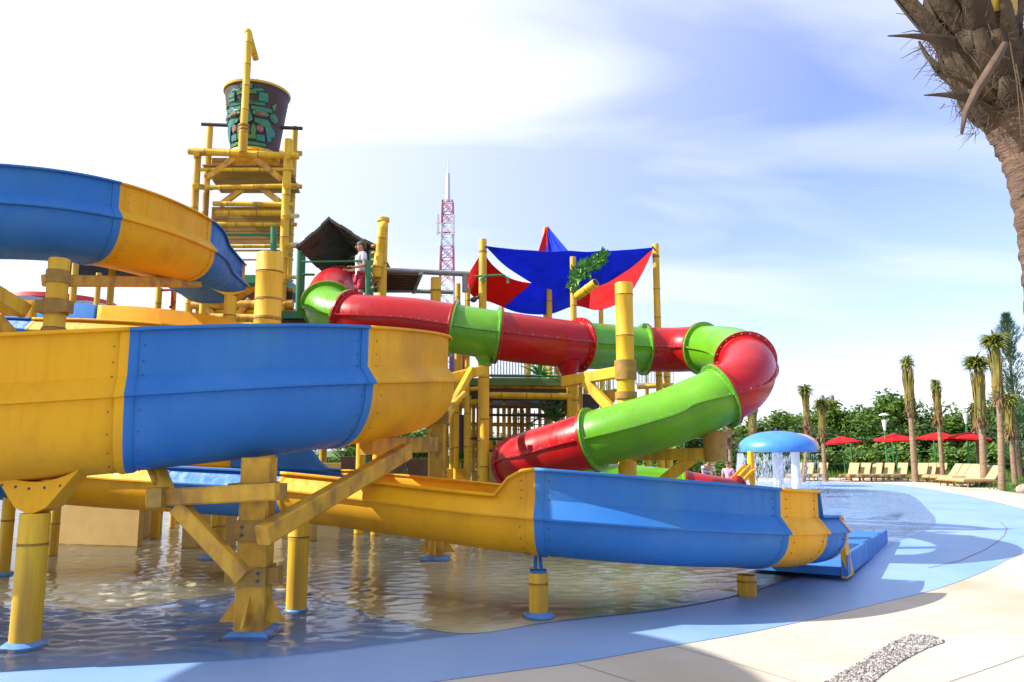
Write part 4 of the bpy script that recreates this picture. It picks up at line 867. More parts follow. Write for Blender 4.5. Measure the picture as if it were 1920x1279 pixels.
# ================================================================== BACK PLAY PLATFORM
pf = thing('play_platform', (P(960, 800, 17).x, 17, 0), 'raised play platform with green edge, rails and many yellow posts behind the slides', 'platform')
zD = P(960, 716, 16.4).z
mb = MB(); mb.box(((P(820, 716, 16.4).x+P(1090, 716, 16.4).x)/2, 18.2, zD), (P(1090, 716, 16.4).x-P(820, 716, 16.4).x, 3.6, .16)); mb.build('deck', mat('deck_green', (.07, .15, .03), (.10, .17, .04), 6, rough=.6), pf, smooth=False)
mb = MB(); mb.box(((P(820, 716, 16.4).x+P(1085, 716, 16.4).x)/2, 18.1, zD-.24), (P(1085, 716, 16.4).x-P(820, 716, 16.4).x, 3.2, .30)); mb.build('deck_frame', DARK, pf, smooth=False)
for a, b, r in (((915, 741, 16.3), (1085, 744, 16.3), .07), ((836, 758, 16.3), (912, 752, 16.3), .06), ((1195, 726, 16.6), (1262, 722, 16.6), .05), ((836, 733, 16.2), (905, 728, 16.2), .045)):
    mb = MB(); mb.pole(P(*a), P(*b), r, .4, 12); mb.build('rail_pole', POST, pf)
for px, yt, w_, Y in ((848, 760, 9, 16.2), (862, 640, 11, 17.5), (878, 742, 12, 16.4), (945, 745, 7, 17), (966, 745, 8, 18.5), (990, 660, 10, 18.4), (1045, 680, 11, 18.4), (1068, 720, 11, 16.3), (1085, 712, 14, 15.6), (1098, 725, 9, 18.5), (1250, 690, 13, 16.8), (830, 640, 12, 18.5)):
    q = P(px, yt, Y); mb = MB(); mb.pole((q.x, Y, 0), q, w_*Y/F/2, .6, 12); mb.build('post', POST, pf)
for x0_, x1_, y0_, y1_, Y in ((922, 1062, 664, 708, 19.0), (1192, 1262, 690, 720, 18.0), (1105, 1150, 700, 738, 18.5)):   # white slatted railings
    mb = MB(); n = int((x1_-x0_)/5.5)
    for i in range(n+1): px = x0_+(x1_-x0_)*i/n; mb.beam(P(px, y1_, Y), P(px, y0_, Y), .035, .025, bev=.004)
    for py in (y0_, y1_): mb.beam(P(x0_, py, Y), P(x1_, py, Y), .04, .05, bev=.004)
    mb.build('railing', WHITE, pf, smooth=False)
for a, b in (((915, 762, 16.4), (1062, 764, 16.4)), ((915, 778, 16.6), (1060, 780, 16.6)), ((905, 704, 16.5), (1090, 706, 16.5)), ((880, 822, 16.5), (960, 824, 16.5)), ((905, 845, 16.5), (950, 845, 16.5))): mb = MB(); mb.cyl(P(*a), P(*b), .028, seg=8); mb.build('rail', DARK if a[1] != 704 else DGREEN, pf)
mb = MB()
for i in range(9): py = 775+i*10; mb.cyl(P(960, py, 17.5), P(1080, py+3, 17.5), .012, seg=5)
for i in range(12): px = 962+i*10; mb.cyl(P(px, 770, 17.5), P(px, 870, 17.5), .012, seg=5)
mb.build('rope_net', mat('rope', (.45, .42, .36), (.3, .28, .25), 10, rough=.9), pf)
mb = MB(); mb.cyl(P(865, 862, 16.6), P(865, 778, 16.6), .085); mb.build('purple_bumper', PURP, pf)
mb = MB(); mb.cyl(P(896, 880, 16.8), P(896, 758, 16.8), .032); mb.cyl(P(852, 700, 18), P(852, 640, 18), .04); mb.cyl(P(868, 705, 18), P(868, 640, 18), .05); mb.build('red_pole', REDP, pf)
mb = MB(); mb.cyl(P(958, 905, 16.6), P(958, 838, 16.6), .035); mb.build('orange_pole', mat('orange_paint', (.65, .12, .03), None, rough=.4), pf)
mb = MB(); mb.cyl(P(848, 700, 17.2), P(848, 655, 17.2), .07); mb.build('purple_roll', mat('light_purple', (.25, .14, .4), None, rough=.5), pf)
for x0_, x1_, y0_, Y, m in ((838, 850, 879, 15.8, YEL), (855, 875, 879, 15.8, YEL), (890, 952, 881, 16.5, TAN), (560, 640, 868, 17, TAN), (641, 702, 856, 17.2, BROWN), (703, 764, 846, 17, OLIVE), (765, 806, 860, 17.3, BROWN), (960, 1090, 872, 18, OLIVE), (1100, 1190, 880, 18, TAN), (470, 556, 870, 17.5, BROWN)):
    A = P(x0_, y0_, Y); Bq = P(x1_, y0_, Y); zt = A.z; A.z = Bq.z = zt/2; mb = MB(); mb.beam(A, Bq, .06, zt, bev=.005); mb.build('low_panel', m, pf, smooth=False)
mb = MB(); mb.rings([(P(1000, 872, 16.8), .02), (P(1020, 800, 16.8), .02), (P(1052, 748, 16.8), .02)], 8); mb.rings([(P(985, 800, 16.8), .02), (P(1040, 765, 16.8), .02), (P(1050, 748, 16.8), .02)], 8); mb.build('stay', DGREEN, pf)
for px, yt, w_, Y in ((838, 745, 8, 17.8), (856, 742, 7, 18.8), (888, 742, 7, 18), (920, 745, 9, 17.2), (934, 745, 6, 19.5), (955, 742, 8, 19.2), (978, 745, 8, 17.6), (1012, 745, 7, 19.3), (1030, 745, 9, 17.3), (1055, 742, 8, 19.4), (1110, 715, 9, 17.5), (1140, 705, 8, 18.6), (1212, 700, 8, 18.2)):
    q = P(px, yt, Y); mb = MB(); mb.pole((q.x, Y, 0), q, w_*Y/F/2, .6, 10); mb.build('post', POST, pf)
for a, b, r in (((836, 795, 17), (1000, 797, 17.4), .045), ((838, 835, 17.3), (960, 838, 17.3), .04), ((905, 725, 16.5), (1090, 727, 16.5), .04), ((912, 757, 17.8), (1085, 760, 17.8), .05), ((1060, 770, 17), (1110, 768, 17.6), .06)):
    mb = MB(); mb.pole(P(*a), P(*b), r, .5, 10); mb.build('cross_pole', BEAM, pf)
A = P(1066, 752, 17.0); mb = MB(); mb.box((A.x+.3, 17.6, A.z), (.75, 1.2, .3)); mb.build('dark_landing', DARK, pf, smooth=False)
# ladder rungs / stair behind timber post
mb = MB()
for i in range(6): py = 700+i*12; mb.cyl(P(838, py, 17.8), P(872, py-2, 17.8), .03, seg=6)
mb.build('rungs', REDP, pf)
mb = MB()
for i in range(10): f = i/9; mb.beam(P(1100+18*f, 762-26*f, 17.2), P(1150+12*f, 756-26*f, 17.2), .12, .04)
mb.build('stair_tread', BEAM, pf, smooth=False)
mb = MB()
for i in range(7): a = P(1000+i*6, 870, 17.2); mb.beam((a.x, a.y, .2), (a.x, a.y, 1.9+.08*(i % 3)), .05, .09)
mb.build('slat_screen', [BEAM], pf, smooth=False)
# decorative painted leaves on the rail
def leafplant(px, py, Y, n, label, size=.5):
    b = P(px, py, Y); mb = MB()
    for i in range(n):
        a = random.uniform(0, 6.28); e = random.uniform(.1, 1.2); d = Vector((math.cos(a)*math.cos(e), math.sin(a)*math.cos(e), math.sin(e))); leafblade(mb, b, b+d*size*random.uniform(.6, 1.1), .1, (0, 0, 1), 5, .05)
    mb.build('leaf_ornament', LG, label=label, cat='ornament', recalc=False)
leafplant(1012, 708, 16.6, 16, 'green metal leaf ornament on the platform rail below the tube'); leafplant(1040, 790, 16.9, 22, 'green leaf ornament under the platform', .7); leafplant(1118, 765, 17.5, 22, 'green leaf ornament right of the platform stair', .7)
leafplant(868, 868, 16.2, 12, 'low green leaf ornament beside the purple bumper', .3); leafplant(1108, 732, 16.4, 10, 'small green leaf ornament by the mast arm', .3)

# ================================================================== LATTICE MAST
ms = thing('lattice_mast', (P(834, 840, 90).x, 90, 0), 'tall red and white lattice antenna mast far behind', 'antenna mast')
mc = P(834, 840, 90); wT = .62; MR = mat('hazed_mast_red', (.48, .14, .20), None, rough=.6); MW = mat('hazed_mast_white', (.62, .6, .66), None, rough=.6)  # red and white paled so the colour carries distance haze
ztop = P(834, 378, 90).z; nb = 22; mb = MB()
for i in range(nb):
    z0, z1 = ztop*i/nb, ztop*(i+1)/nb; w0 = 1.25+(wT-1.25)*i/nb; w1 = 1.25+(wT-1.25)*(i+1)/nb; mb.cur = 0 if (i//3) % 2 == 1 or i >= nb-2 else 1
    cs = [(1, 1), (-1, 1), (-1, -1), (1, -1)]
    for k in range(4):
        a, b = cs[k], cs[(k+1) % 4]
        pa, pb_ = Vector((mc.x+a[0]*w0, 90+a[1]*w0, z0)), Vector((mc.x+a[0]*w1, 90+a[1]*w1, z1)); mb.cyl(pa, pb_, .09, seg=5, caps=False)
        mb.cyl(pa, (mc.x+b[0]*w1, 90+b[1]*w1, z1), .05, seg=4, caps=False); mb.cyl((mc.x+b[0]*w0, 90+b[1]*w0, z0), pb_, .05, seg=4, caps=False); mb.cyl(pb_, (mc.x+b[0]*w1, 90+b[1]*w1, z1), .05, seg=4, caps=False)
mb.build('lattice', [MR, MW], ms, smooth=False, recalc=False)
mb = MB(); z2 = P(834, 325, 90).z; z3 = P(834, 290, 90).z; mb.cyl((mc.x, 90, ztop), (mc.x, 90, z2), .30, .22, 8); mb.build('upper_tube', MW, ms)
mb = MB(); mb.cyl((mc.x, 90, z2), (mc.x, 90, z3), .07, .03, 6); mb.build('lightning_rod', MW, ms)
for px in (821, 850):
    for Y in (89, 91): mb = MB(); a, b = P(px, 440, Y), P(px, 402, Y); mb.beam(a, (a.x, Y, b.z), .28, .16); mb.build('panel_antenna', MW, ms, smooth=False)
mb = MB(); mb.cyl(P(818, 436, 90), P(853, 436, 90), .1, seg=6); mb.cyl(P(818, 418, 90), P(853, 418, 90), .08, seg=6); mb.build('antenna_arm', MR, ms)

# ================================================================== MUSHROOM FOUNTAINS
def mushroom(px, ytop, yrim, wpx, Y, m, label, pw):
    c = P(px, yrim, Y); R_ = wpx*Y/F/2; zt = P(px, ytop, Y).z; h = zt-c.z; rt = thing('mushroom_fountain', (c.x, Y, 0), label, 'fountain', 'mushroom fountains in the pool')
    mb = MB(); mb.lathe((c.x, Y, c.z), [(0, h)]+[(R_*math.sin(R(a)), h*math.cos(R(a))**.9) for a in range(8, 86, 6)]+[(R_, 0), (R_*.99, -.07), (R_*.93, -.08), (R_*.6, .12), (0, .3)], 44); mb.build('cap', m, rt)
    mb = MB(); r = pw*Y/F/2; mb.lathe((c.x, Y, 0), [(0, 0), (r*1.1, 0), (r, .1), (r, c.z-.1), (r*1.3, c.z+.15), (0, c.z+.2)], 20); mb.build('stem', WHITE, rt)
    mb = MB(); mb.cyl((c.x, Y, zt-.02), (c.x, Y, zt+.14), .04, seg=8); mb.build('nozzle', PURP, rt)
    return c, R_, rt
BLM = mat('light_blue_cap', (.04, .19, .60), (.06, .24, .63), 3, rough=.4, coat=.1); OR = mat('orange_white_cap', (.72, .26, .14), (.74, .45, .33), 2.5, rough=.35, coat=.3)
c, R_, mrt = mushroom(1457, 808, 844, 140, 31, BLM, 'blue domed mushroom fountain on a white stem, water pouring from its edge', 19)
mushroom(1490, 812, 840, 86, 35.5, OR, 'orange and white mushroom fountain half hidden behind the blue one', 16)
mb = MB()
for i in range(1700):
    a = random.uniform(2.3, 4.7) if random.random() < .75 else random.uniform(0, 6.28); rr = R_*random.uniform(.95, 1.02)
    x, y = c.x+rr*math.cos(a), c.y+rr*math.sin(a)
    z = c.z-.1-random.random()**1.0*(c.z-.15); ln = random.uniform(.04, .25); sw = .0; k = (c.z-z)*.10
    x += math.cos(a)*k; y += math.sin(a)*k; r_ = random.uniform(.007, .016)
    mb.rings([((x, y, z), r_*.4), ((x, y, z-ln*.5), r_), ((x, y, max(.03, z-ln)), r_*.3)], 5)
for i in range(200):
    a = random.uniform(0, 6.28); rr = R_*random.uniform(.8, 1.5); z = random.random()**2*.6+.03; mb.sphere((c.x+rr*math.cos(a), c.y+rr*math.sin(a), z), random.uniform(.008, .02), 5, 4)
mb.build('falling_water', DROPS, kind='stuff')
# small yellow slide by the fountain, red and white bits
ys = thing('small_toddler_slide', tuple(G(1385, 925)), 'small yellow toddler slide beside the blue mushroom fountain', 'slide')
a, b = P(1402, 880, 22), P(1372, 912, 21.2); mb = MB(); mb.beam(a, b, .5, .05); mb.build('chute', YEL, ys, smooth=False)
for s_ in (-1, 1): mb = MB(); o_ = Vector((0, s_*.25, .08)); mb.beam(a+o_, b+o_, .04, .16); mb.build('side_wall', YEL, ys, smooth=False)
mb = MB(); mb.beam((a.x+.1, a.y, 0), (a.x+.1, a.y, a.z+.5), .1, .3); mb.build('ladder', YEL, ys, smooth=False)

# ================================================================== VEGETATION
def crown(mb, c, rx, ry, rz, n, s=.3, seed=0):
    rnd = random.Random(seed); blobs = []
    for i in range(9): a = rnd.uniform(0, 6.28); q = rnd.uniform(.2, .75); blobs.append((Vector((math.cos(a)*q*rx, math.sin(a)*q*ry, rnd.uniform(-.5, .75)*rz)), rnd.uniform(.3, .5)))
    for i in range(n):
        b, br = rnd.choice(blobs); d = Vector((rnd.gauss(0, 1), rnd.gauss(0, 1), rnd.gauss(0, 1))).normalized()*(rnd.random()**.35)
        p = Vector(c)+b+Vector((d.x*rx*br, d.y*ry*br, d.z*rz*br*1.1)); nrm = Vector((rnd.gauss(0, .6)+d.x, rnd.gauss(0, .6)+d.y, rnd.gauss(0, .6)+d.z+.5)).normalized()
        t1 = nrm.cross(Vector((rnd.gauss(0, 1), rnd.gauss(0, 1), rnd.gauss(0, 1)))).normalized(); t2 = nrm.cross(t1); w_ = s*rnd.uniform(.5, 1.1); l_ = w_*1.5
        mb.add([p-t1*w_*.35, p-t2*l_*.5, p+t1*w_*.35, p+t2*l_*.5], [(0, 1, 2, 3)])
def leafy(name, x, y, h, rx, m, label, group, seed, n=2600, s=.3, low=.12):
    rt = thing(name, (x, y, -.02), label, 'tree', group); mb = MB(); rnd = random.Random(seed+50)
    mb.rings([((x, y, -.05), .16), ((x+.1, y, h*.3), .12), ((x-.05, y+.1, h*.6), .07)], 8)
    for k in range(5): a = rnd.uniform(0, 6.28); z = h*rnd.uniform(.25, .5); mb.rings([((x, y, z), .06), ((x+math.cos(a)*rx*.3, y+math.sin(a)*rx*.3, z+h*.18), .04), ((x+math.cos(a)*rx*.6, y+math.sin(a)*rx*.6, z+h*.32), .015)], 6)
    mb.build('trunk', BARK, rt); mb = MB(); crown(mb, (x, y, h*.55), rx, rx, h*.48, n, s, seed)
    crown(mb, (x, y, h*.22), rx*.95, rx*.95, h*.24, n//3, s, seed+9); mb.build('crown', m, rt, smooth=False, recalc=False); return rt
GT = 'dense trees behind the loungers'
protos = [leafy('leafy_tree', 0, 56, 5.6, 3.2, LEAF, 'a', GT, 1), leafy('leafy_tree', 6, 56, 5.0, 3.4, LEAF2, 'b', GT, 2), leafy('leafy_tree', 12, 56, 6.2, 3.0, LEAF, 'c', GT, 3)]
spots = [(1345, 56, 785), (1395, 54, 778), (1440, 55, 766), (1478, 52, 780), (1520, 56, 762), (1556, 57, 738), (1590, 54, 770), (1625, 55, 748), (1662, 57, 732), (1700, 54, 762), (1735, 56, 740), (1772, 54, 764), (1812, 56, 745), (1850, 53, 738), (1890, 54, 735), (1930, 52, 728), (1975, 50, 735),
         (1290, 58, 780), (1225, 60, 790), (1160, 60, 785), (1095, 61, 790), (1030, 60, 795), (960, 60, 790), (880, 60, 795), (800, 60, 790), (730, 60, 785), (650, 60, 790), (560, 60, 792)]
words = ['first', 'second', 'third', 'fourth', 'fifth', 'sixth', 'seventh', 'eighth', 'ninth', 'tenth', 'eleventh', 'twelfth', 'thirteenth', 'fourteenth', 'fifteenth', 'sixteenth', 'seventeenth', 'eighteenth', 'nineteenth', 'twentieth', 'twenty-first', 'twenty-second', 'twenty-third', 'twenty-fourth', 'twenty-fifth', 'twenty-sixth', 'twenty-seventh', 'twenty-eighth']
order = sorted(range(len(spots)), key=lambda i: -spots[i][0])
for k, i in enumerate(order):
    px, Y, yt = spots[i]; h = P(px, yt+12+(k*37 % 17)-6, Y).z; pr = protos[k % 3]; h0 = (5.6, 5.0, 6.2)[k % 3]; sc_ = h/h0
    lb = 'bushy green tree, %s from the right in the tree line behind the deck' % words[k]
    if k < 3: pr.location = (P(px, 850, Y).x, Y, -.02); pr.scale = (max(1, sc_*.95), 1, sc_); pr['label'] = lb; pr.rotation_euler = (0, 0, k*1.3)
    else: copy_tree(pr, None, (P(px, 850, Y).x, Y, -.02), random.uniform(0, 6.28), (max(1, sc_*.95), 1, sc_), lb)
# lower shrubs
sh0 = thing('shrub', (0, 50, -.02), 'x', 'shrub', 'low shrubs along the fence'); mb = MB(); crown(mb, (0, 50, .9), 2.0, 1.2, 1.1, 1500, .24, 77); mb.build('foliage', mat('shrub_leaf', (.06, .15, .012), (.17, .27, .03), 1.3, rough=.6, trans=.3), sh0, smooth=False, recalc=False)
mb = MB(); mb.cyl((0, 50, -.05), (0, 50, .6), .05); mb.build('stem', BARK, sh0)
shs = [(1915, 50), (1878, 49.5), (1838, 50), (1796, 49.5), (1752, 50), (1712, 49.5), (1668, 50), (1628, 49.2), (1588, 49.6), (1550, 49), (1505, 49.6), (1462, 50), (1420, 49), (1380, 48), (1335, 46), (1290, 44)]
for k, (px, Y) in enumerate(shs):
    lb = 'low light green shrub, %s from the right, in front of the tree line' % words[k]; x = P(px, 850, Y).x; sc_ = random.uniform(.95, 1.25)
    if k == 0: sh0.location = (x, Y, -.02); sh0['label'] = lb
    else: copy_tree(sh0, None, (x, Y, -.02), random.uniform(-.5, .5)+(k % 2)*3.14, sc_, lb)
# feathery conifer far right
def conifer(px, Y, ytop, label):
    x = P(px, 800, Y).x; h = P(px, ytop, Y).z; rt = thing('casuarina_tree', (x, Y, -.02), label, 'tree'); mb = MB(); mb.cyl((x, Y, 0), (x, Y, h*.96), .16, .03, 8); mb.build('trunk', BARK, rt); mb = MB(); rnd = random.Random(5)
    for i in range(6500):
        t = rnd.random()**.8; z = h*(.12+.88*t); rr = 2.9*(1-t)**.7*(.6+.4*math.sin(z*3.1))+.12; a = rnd.uniform(0, 6.28); q = rnd.random()**.5*rr; p = Vector((x+math.cos(a)*q, Y+math.sin(a)*q, z)); d = Vector((math.cos(a)*.5, math.sin(a)*.5, rnd.uniform(.1, .7)))*.42; s_ = Vector((-math.sin(a), math.cos(a), 0))*.025
        mb.add([p-s_, p+s_, p+d], [(0, 1, 2)])
    mb.build('crown', CASU, rt, smooth=False, recalc=False)
conifer(1905, 46, 590, 'tall dark feathery conifer at the far right edge')

def palm(px, ybase, ytop, Y, wpx, label, tuft=1.0, lean=0.0, skirt=.3, seed=0):
    rnd = random.Random(seed); g = P(px, ybase, Y); g.z = 0; ztop = P(px, ytop, Y).z; r = wpx*Y/F/2*.76
    rt = thing('tied_palm', (g.x, Y, -.02), label, 'palm tree', 'palms with tied up fronds'); L_ = ztop; zs = L_*(1-skirt)
    mb = MB(); pts = []
    for i in range(40):
        t = i/39; pts.append(((g.x+lean*(1-t)**1.5*-1+lean*0, Y, -.03+zs*t), r*(1.25-.35*t)*(1+.06*(i % 2))))
    mb.rings(pts, 12); mb.build('trunk', TRUNK, rt)
    mb = MB()   # leaf boots
    for i in range(46):
        a = rnd.uniform(0, 6.28); z = zs-.5+rnd.uniform(0, .75)*1.0; b = Vector((g.x+math.cos(a)*r*.9, Y+math.sin(a)*r*.9, z)); d = Vector((math.cos(a)*rnd.uniform(.04, .22), math.sin(a)*rnd.uniform(.04, .22), rnd.uniform(.15, .45))); leafblade(mb, b, b+d, .14, (math.cos(a), math.sin(a), 0), 4)
    for i in range(16): a = rnd.uniform(0, 6.28); b = Vector((g.x, Y, zs)); leafblade(mb, b, b+Vector((math.cos(a)*.38, math.sin(a)*.3, -rnd.uniform(-.1, .6))), .08, (0, 0, 1), 5, .08)
    mb.build('leaf_bases', DEADF, rt, recalc=False)
    mb = MB(); top = L_-zs; k = min(1.3, top/1.7)
    for i in range(150):       # fronds tied upright
        a = rnd.uniform(0, 6.28); q = rnd.random()**.5*r*2.7; b = Vector((g.x+math.cos(a)*q*.8, Y+math.sin(a)*q*.8, zs+rnd.uniform(-.15, .5)*k)); e = Vector((g.x+math.cos(a+.4)*q*1.0, Y+math.sin(a+.4)*q*1.0, zs+top*rnd.uniform(.55, .9))); leafblade(mb, b, e, .10, (math.cos(a), math.sin(a), 0), 5, -.06)
    mb.build('fronds', FROND, rt, recalc=False); mb = MB()
    for i in range(int(90+170*tuft)):      # loose tips
        a = rnd.uniform(0, 6.28); b = Vector((g.x+math.cos(a)*r*.5, Y+math.sin(a)*r*.5, zs+top*rnd.uniform(.78, .95))); sp_r = (.22+.40*rnd.random())*(tuft**.5); e = b+Vector((math.cos(a)*sp_r, math.sin(a)*sp_r, rnd.uniform(-.22, .32)*1.0)); leafblade(mb, b, e, .07, (0, 0, 1), 5, .10)
    mb.build('tuft', TUFT, rt, recalc=False)
palm(1518, 893, 725, 40, 8, 'slim palm with tied fronds left of the lamp, its tip bent left', .6, .35, .42, 1)
palm(1547, 892, 752, 40.5, 9, 'palm close right of the slim one, dark bundle', .5, 0, .42, 2)
palm(1716, 896, 670, 40, 12, 'straight palm with a thick brown frond bundle in the middle of the loungers', .45, .0, .42, 3)
palm(1768, 892, 716, 41, 9, 'palm with a small flat dark top between the red umbrellas', .35, 0, .36, 4)
palm(1850, 912, 668, 35, 14, 'palm with shaggy yellow green bundle drooping to the left', 1.3, .1, .48, 5)
palm(1888, 922, 628, 32, 13, 'tallest palm by the right edge with a spreading top tuft', 1.1, .2, .40, 6)
palm(1903, 900, 745, 38, 11, 'palm partly hidden behind the tallest one at right', .8, 0, .4, 7)
palm(1415, 890, 760, 41, 10, 'palm just above the blue mushroom fountain', .4, 0, .4, 8)
palm(1371, 905, 770, 27, 9, 'palm trunk seen under the red bend of the tube slide', .4, 0, .3, 9)
palm(1838, 894, 760, 41, 9, 'background palm stem behind the shaggy one', .4, 0, .3, 10)

# foreground palm at the top right
fp = thing('coconut_palm', (3.72, 4.6, 0), 'big coconut palm close by at the top right, rough fibrous crown base', 'palm tree'); FY = 4.6
TR2 = mat('near_palm_trunk', (.17, .105, .07), (.06, .035, .025), 5, (1, 1, 5), rough=.9, bump=.8, bscale=22)
mb = MB(); ctrl = [P(2080, 1330, FY), P(2025, 1000, FY), P(1985, 700, FY), P(1968, 520, FY), P(1948, 400, FY), P(1922, 290, FY), P(1880, 190, FY), P(1846, 110, FY)]; ctrl[0].z = 0; rads = [.24, .19, .155, .14, .132, .135, .17, .20]
cc = [tuple(c_)+(r_,) for c_, r_ in zip(ctrl, rads)]; pts = []; NN = 240
for i in range(NN+1):
    q = cat_rom(cc, i/NN*7*.9999); sw = (i % 6)/6; pts.append((Vector(q[:3])+Vector((.006*math.sin(i*1.7), .006*math.cos(i*2.3), 0)), q[3]*(1+.075*(1-sw)**2-.02)))
mb.rings(pts, 26); mb.build('trunk', TR2, fp, ang=80)
cb = P(1846, 110, FY); axis = (P(1800, -40, FY)-P(1880, 190, FY)).normalized()
e1 = axis.cross(Vector((0, 1, 0))).normalized(); e2 = axis.cross(e1)
def wedge(mb, a, b, w0, w1, th, out):
    """curved petiole base: broad channel that tapers"""
    a, b, out = Vector(a), Vector(b), Vector(out).normalized(); d = b-a; s_ = d.cross(out).normalized(); n = 9; vs = []
    for i in range(n+1):
        t = i/n; c = a+d*t+out*math.sin(t*math.pi)*.03; w_ = w0+(w1-w0)*t**.7; k = th*(1-t*.7)
        vs += [c-s_*w_/2, c-s_*w_*.3+out*k*.8, c+out*k, c+s_*w_*.3+out*k*.8, c+s_*w_/2, c-out*k*.25]
    fs = [(i*6+j, i*6+(j+1) % 6, (i+1)*6+(j+1) % 6, (i+1)*6+j) for i in range(n) for j in range(6)]+[(0, 1, 2, 3, 4, 5), tuple(n*6+j for j in range(5, -1, -1))]
    mb.add(vs, fs)
PET = mat('shaded_old_petiole', (.032, .02, .011), (.085, .052, .026), 5, (1, 1, .4), rough=.8, bump=.6, bscale=30); PETG = mat('fresh_petiole', (.50, .34, .03), (.35, .22, .04), 5, rough=.5)  # old petioles darkened to carry the shade of fronds overhead
rnd = random.Random(11)
for i in range(46):
    a = i*2.399+.3; lv = (i/46); o = cb-axis*(.42-.62*lv); out = e1*math.cos(a)+e2*math.sin(a); rr = .15+.10*lv
    b0 = o+out*rr*.8; ln = rnd.uniform(.18, .34) if i < 34 else rnd.uniform(.7, 1.0); tip = b0+axis*ln*(.9 if i < 34 else 1)+out*ln*rnd.uniform(.15, .5)
    mb = MB(); wedge(mb, b0, tip, rnd.uniform(.13, .2), rnd.uniform(.035, .07), rnd.uniform(.03, .05), out); mb.build('leaf_base', PETG if i > 38 and i % 5 == 0 else PET, fp)
mb = MB(); mb.rings([(cb-axis*.45, .12), (cb-axis*.2, .2), (cb+axis*.1, .24), (cb+axis*.5, .22), (cb+axis*.8, .1)], 20); mb.build('crown_core', PET, fp)
# pointed dead sheaths sticking out to the left, long dry hanging strip
for a, b, w_ in (((1760, 78), (1664, 68), .085), ((1800, 185), (1732, 179), .08), ((1790, 158), (1752, 142), .03), ((1800, 45), (1752, 20), .05)):
    mb = MB(); A = P(a[0]+30, a[1]+5, FY-.1); B_ = P(b[0], b[1], FY-.15); wedge(mb, A, B_, w_*1.5, .006, .025, (0, -1, .15)); mb.build('dead_sheath', PET, fp)
mb = MB(); ch = [P(1884, 82, FY-.32), P(1862, 120, FY-.36), P(1830, 170, FY-.36), P(1808, 215, FY-.35), P(1802, 252, FY-.35)]
vs = []; ww = [.03, .045, .04, .026, .004]
for c_, w_ in zip(ch, ww): vs += [c_+Vector((-w_/2, 0, w_*.2)), c_+Vector((0, -.012, 0)), c_+Vector((w_/2, 0, -w_*.2))]
mb.add(vs, [(i*3+k, i*3+k+1, i*3+k+4, i*3+k+3) for i in range(4) for k in range(2)]); mb.build('hanging_strip', mat('dry_strip', (.11, .07, .045), (.06, .035, .022), 8, rough=.8), fp, solid=.008, recalc=False)
# fibre mat and loose strands
mb = MB()
for i in range(900):
    t = rnd.random(); a = rnd.uniform(0, 6.28); o = cb-axis*(.45-.75*t); rr = (.17+.09*t)*rnd.uniform(.95, 1.2); p = o+(e1*math.cos(a)+e2*math.sin(a))*rr; d = Vector((rnd.gauss(0, 1), rnd.gauss(0, .6), rnd.gauss(-.2, 1))).normalized()*rnd.uniform(.05, .16)
    mb.rings([(p, .0022), (p+d*.5+Vector((0, 0, .01)), .0018), (p+d, .0008)], 4, False)
for a, b in (((1752, 95), (1712, 150)), ((1730, 90), (1690, 110)), ((1735, 40), (1680, 25)), ((1725, 60), (1690, 62)), ((1780, 160), (1750, 140)), ((1905, 120), (1925, 290)), ((1890, 60), (1915, 260)), ((1730, 20), (1690, 0)), ((1770, 195), (1762, 205))):
    A, B_ = P(a[0], a[1], FY-.25), P(b[0], b[1], FY-.3); mb.rings([(A, .004), ((A+B_)/2+Vector((.015, 0, .012)), .0035), (B_, .0015)], 5)
mb.build('fibre', mat('palm_fibre', (.12, .07, .035), (.06, .04, .02), 9, rough=.9), fp)['kind'] = 'stuff'
# fronds rising out of the crown (mostly above the view), one leaflet tip hangs in at the top
for i in range(9):
    a = i*.75; out = e1*math.cos(a)+e2*math.sin(a); st = cb+axis*.55+out*.12; mb = MB(); prev = []; 
    for j in range(15): t = j/14; prev.append(st+axis*.25+Vector((0, 0, 2.1*t-.95*t*t))+Vector((out.x+.25, out.y, out.z*.3))*(1.7*t*t+.15*t))
    mb.rings([(q, .022*(1-.8*k/14)) for k, q in enumerate(prev)], 6)
    for k in range(3, 15):
        d = (prev[k]-prev[k-1]).normalized(); s_ = d.cross(Vector((0, 0, 1))).normalized()
        for m_ in range(3):
            q = prev[k-1].lerp(prev[k], m_/3)
            for sg in (-1, 1): leafblade(mb, q, q+(s_*sg*.55+d*.3+Vector((0, 0, -.32)))*(1-.4*k/15), .035, (0, 0, 1), 4)
    mb.build('frond', mat('coconut_leaf', (.06, .16, .015), (.14, .22, .02), 3, rough=.5, trans=.3) if i == 0 else MATS['coconut_leaf'], fp, recalc=False)

# ================================================================== LOUNGERS, UMBRELLAS, LAMP, FENCE
lg = thing('sun_lounger', (0, 42, 0), 'x', 'sun lounger', 'beige sun loungers in rows beside the pool deck'); W2 = .27
def lv_(x, y, z): return Vector((x, 42+y, z))
mb = MB(); mb.beam(lv_(-1.2, 0, .33), lv_(.25, 0, .33), .52, .07); mb.build('seat', CREAMF, lg, smooth=False)
mb = MB(); mb.beam(lv_(.25, 0, .34), lv_(.72, 0, .92), .50, .07); mb.build('backrest', CREAMF, lg, smooth=False)
mb = MB()
for s_ in (-1, 1): mb.beam(lv_(-1.25, s_*W2, .27), lv_(.6, s_*W2, .27), .04, .07)
mb.beam(lv_(-1.23, -W2, .27), lv_(-1.23, W2, .27), .04, .06); mb.build('frame', WOODL, lg, smooth=False)
for x in (-1.05, .4):
    for s_ in (-1, 1): mb = MB(); mb.beam(lv_(x, s_*W2, 0), lv_(x, s_*W2, .26), .05, .05); mb.build('leg', WOODL, lg, smooth=False)
ls = []
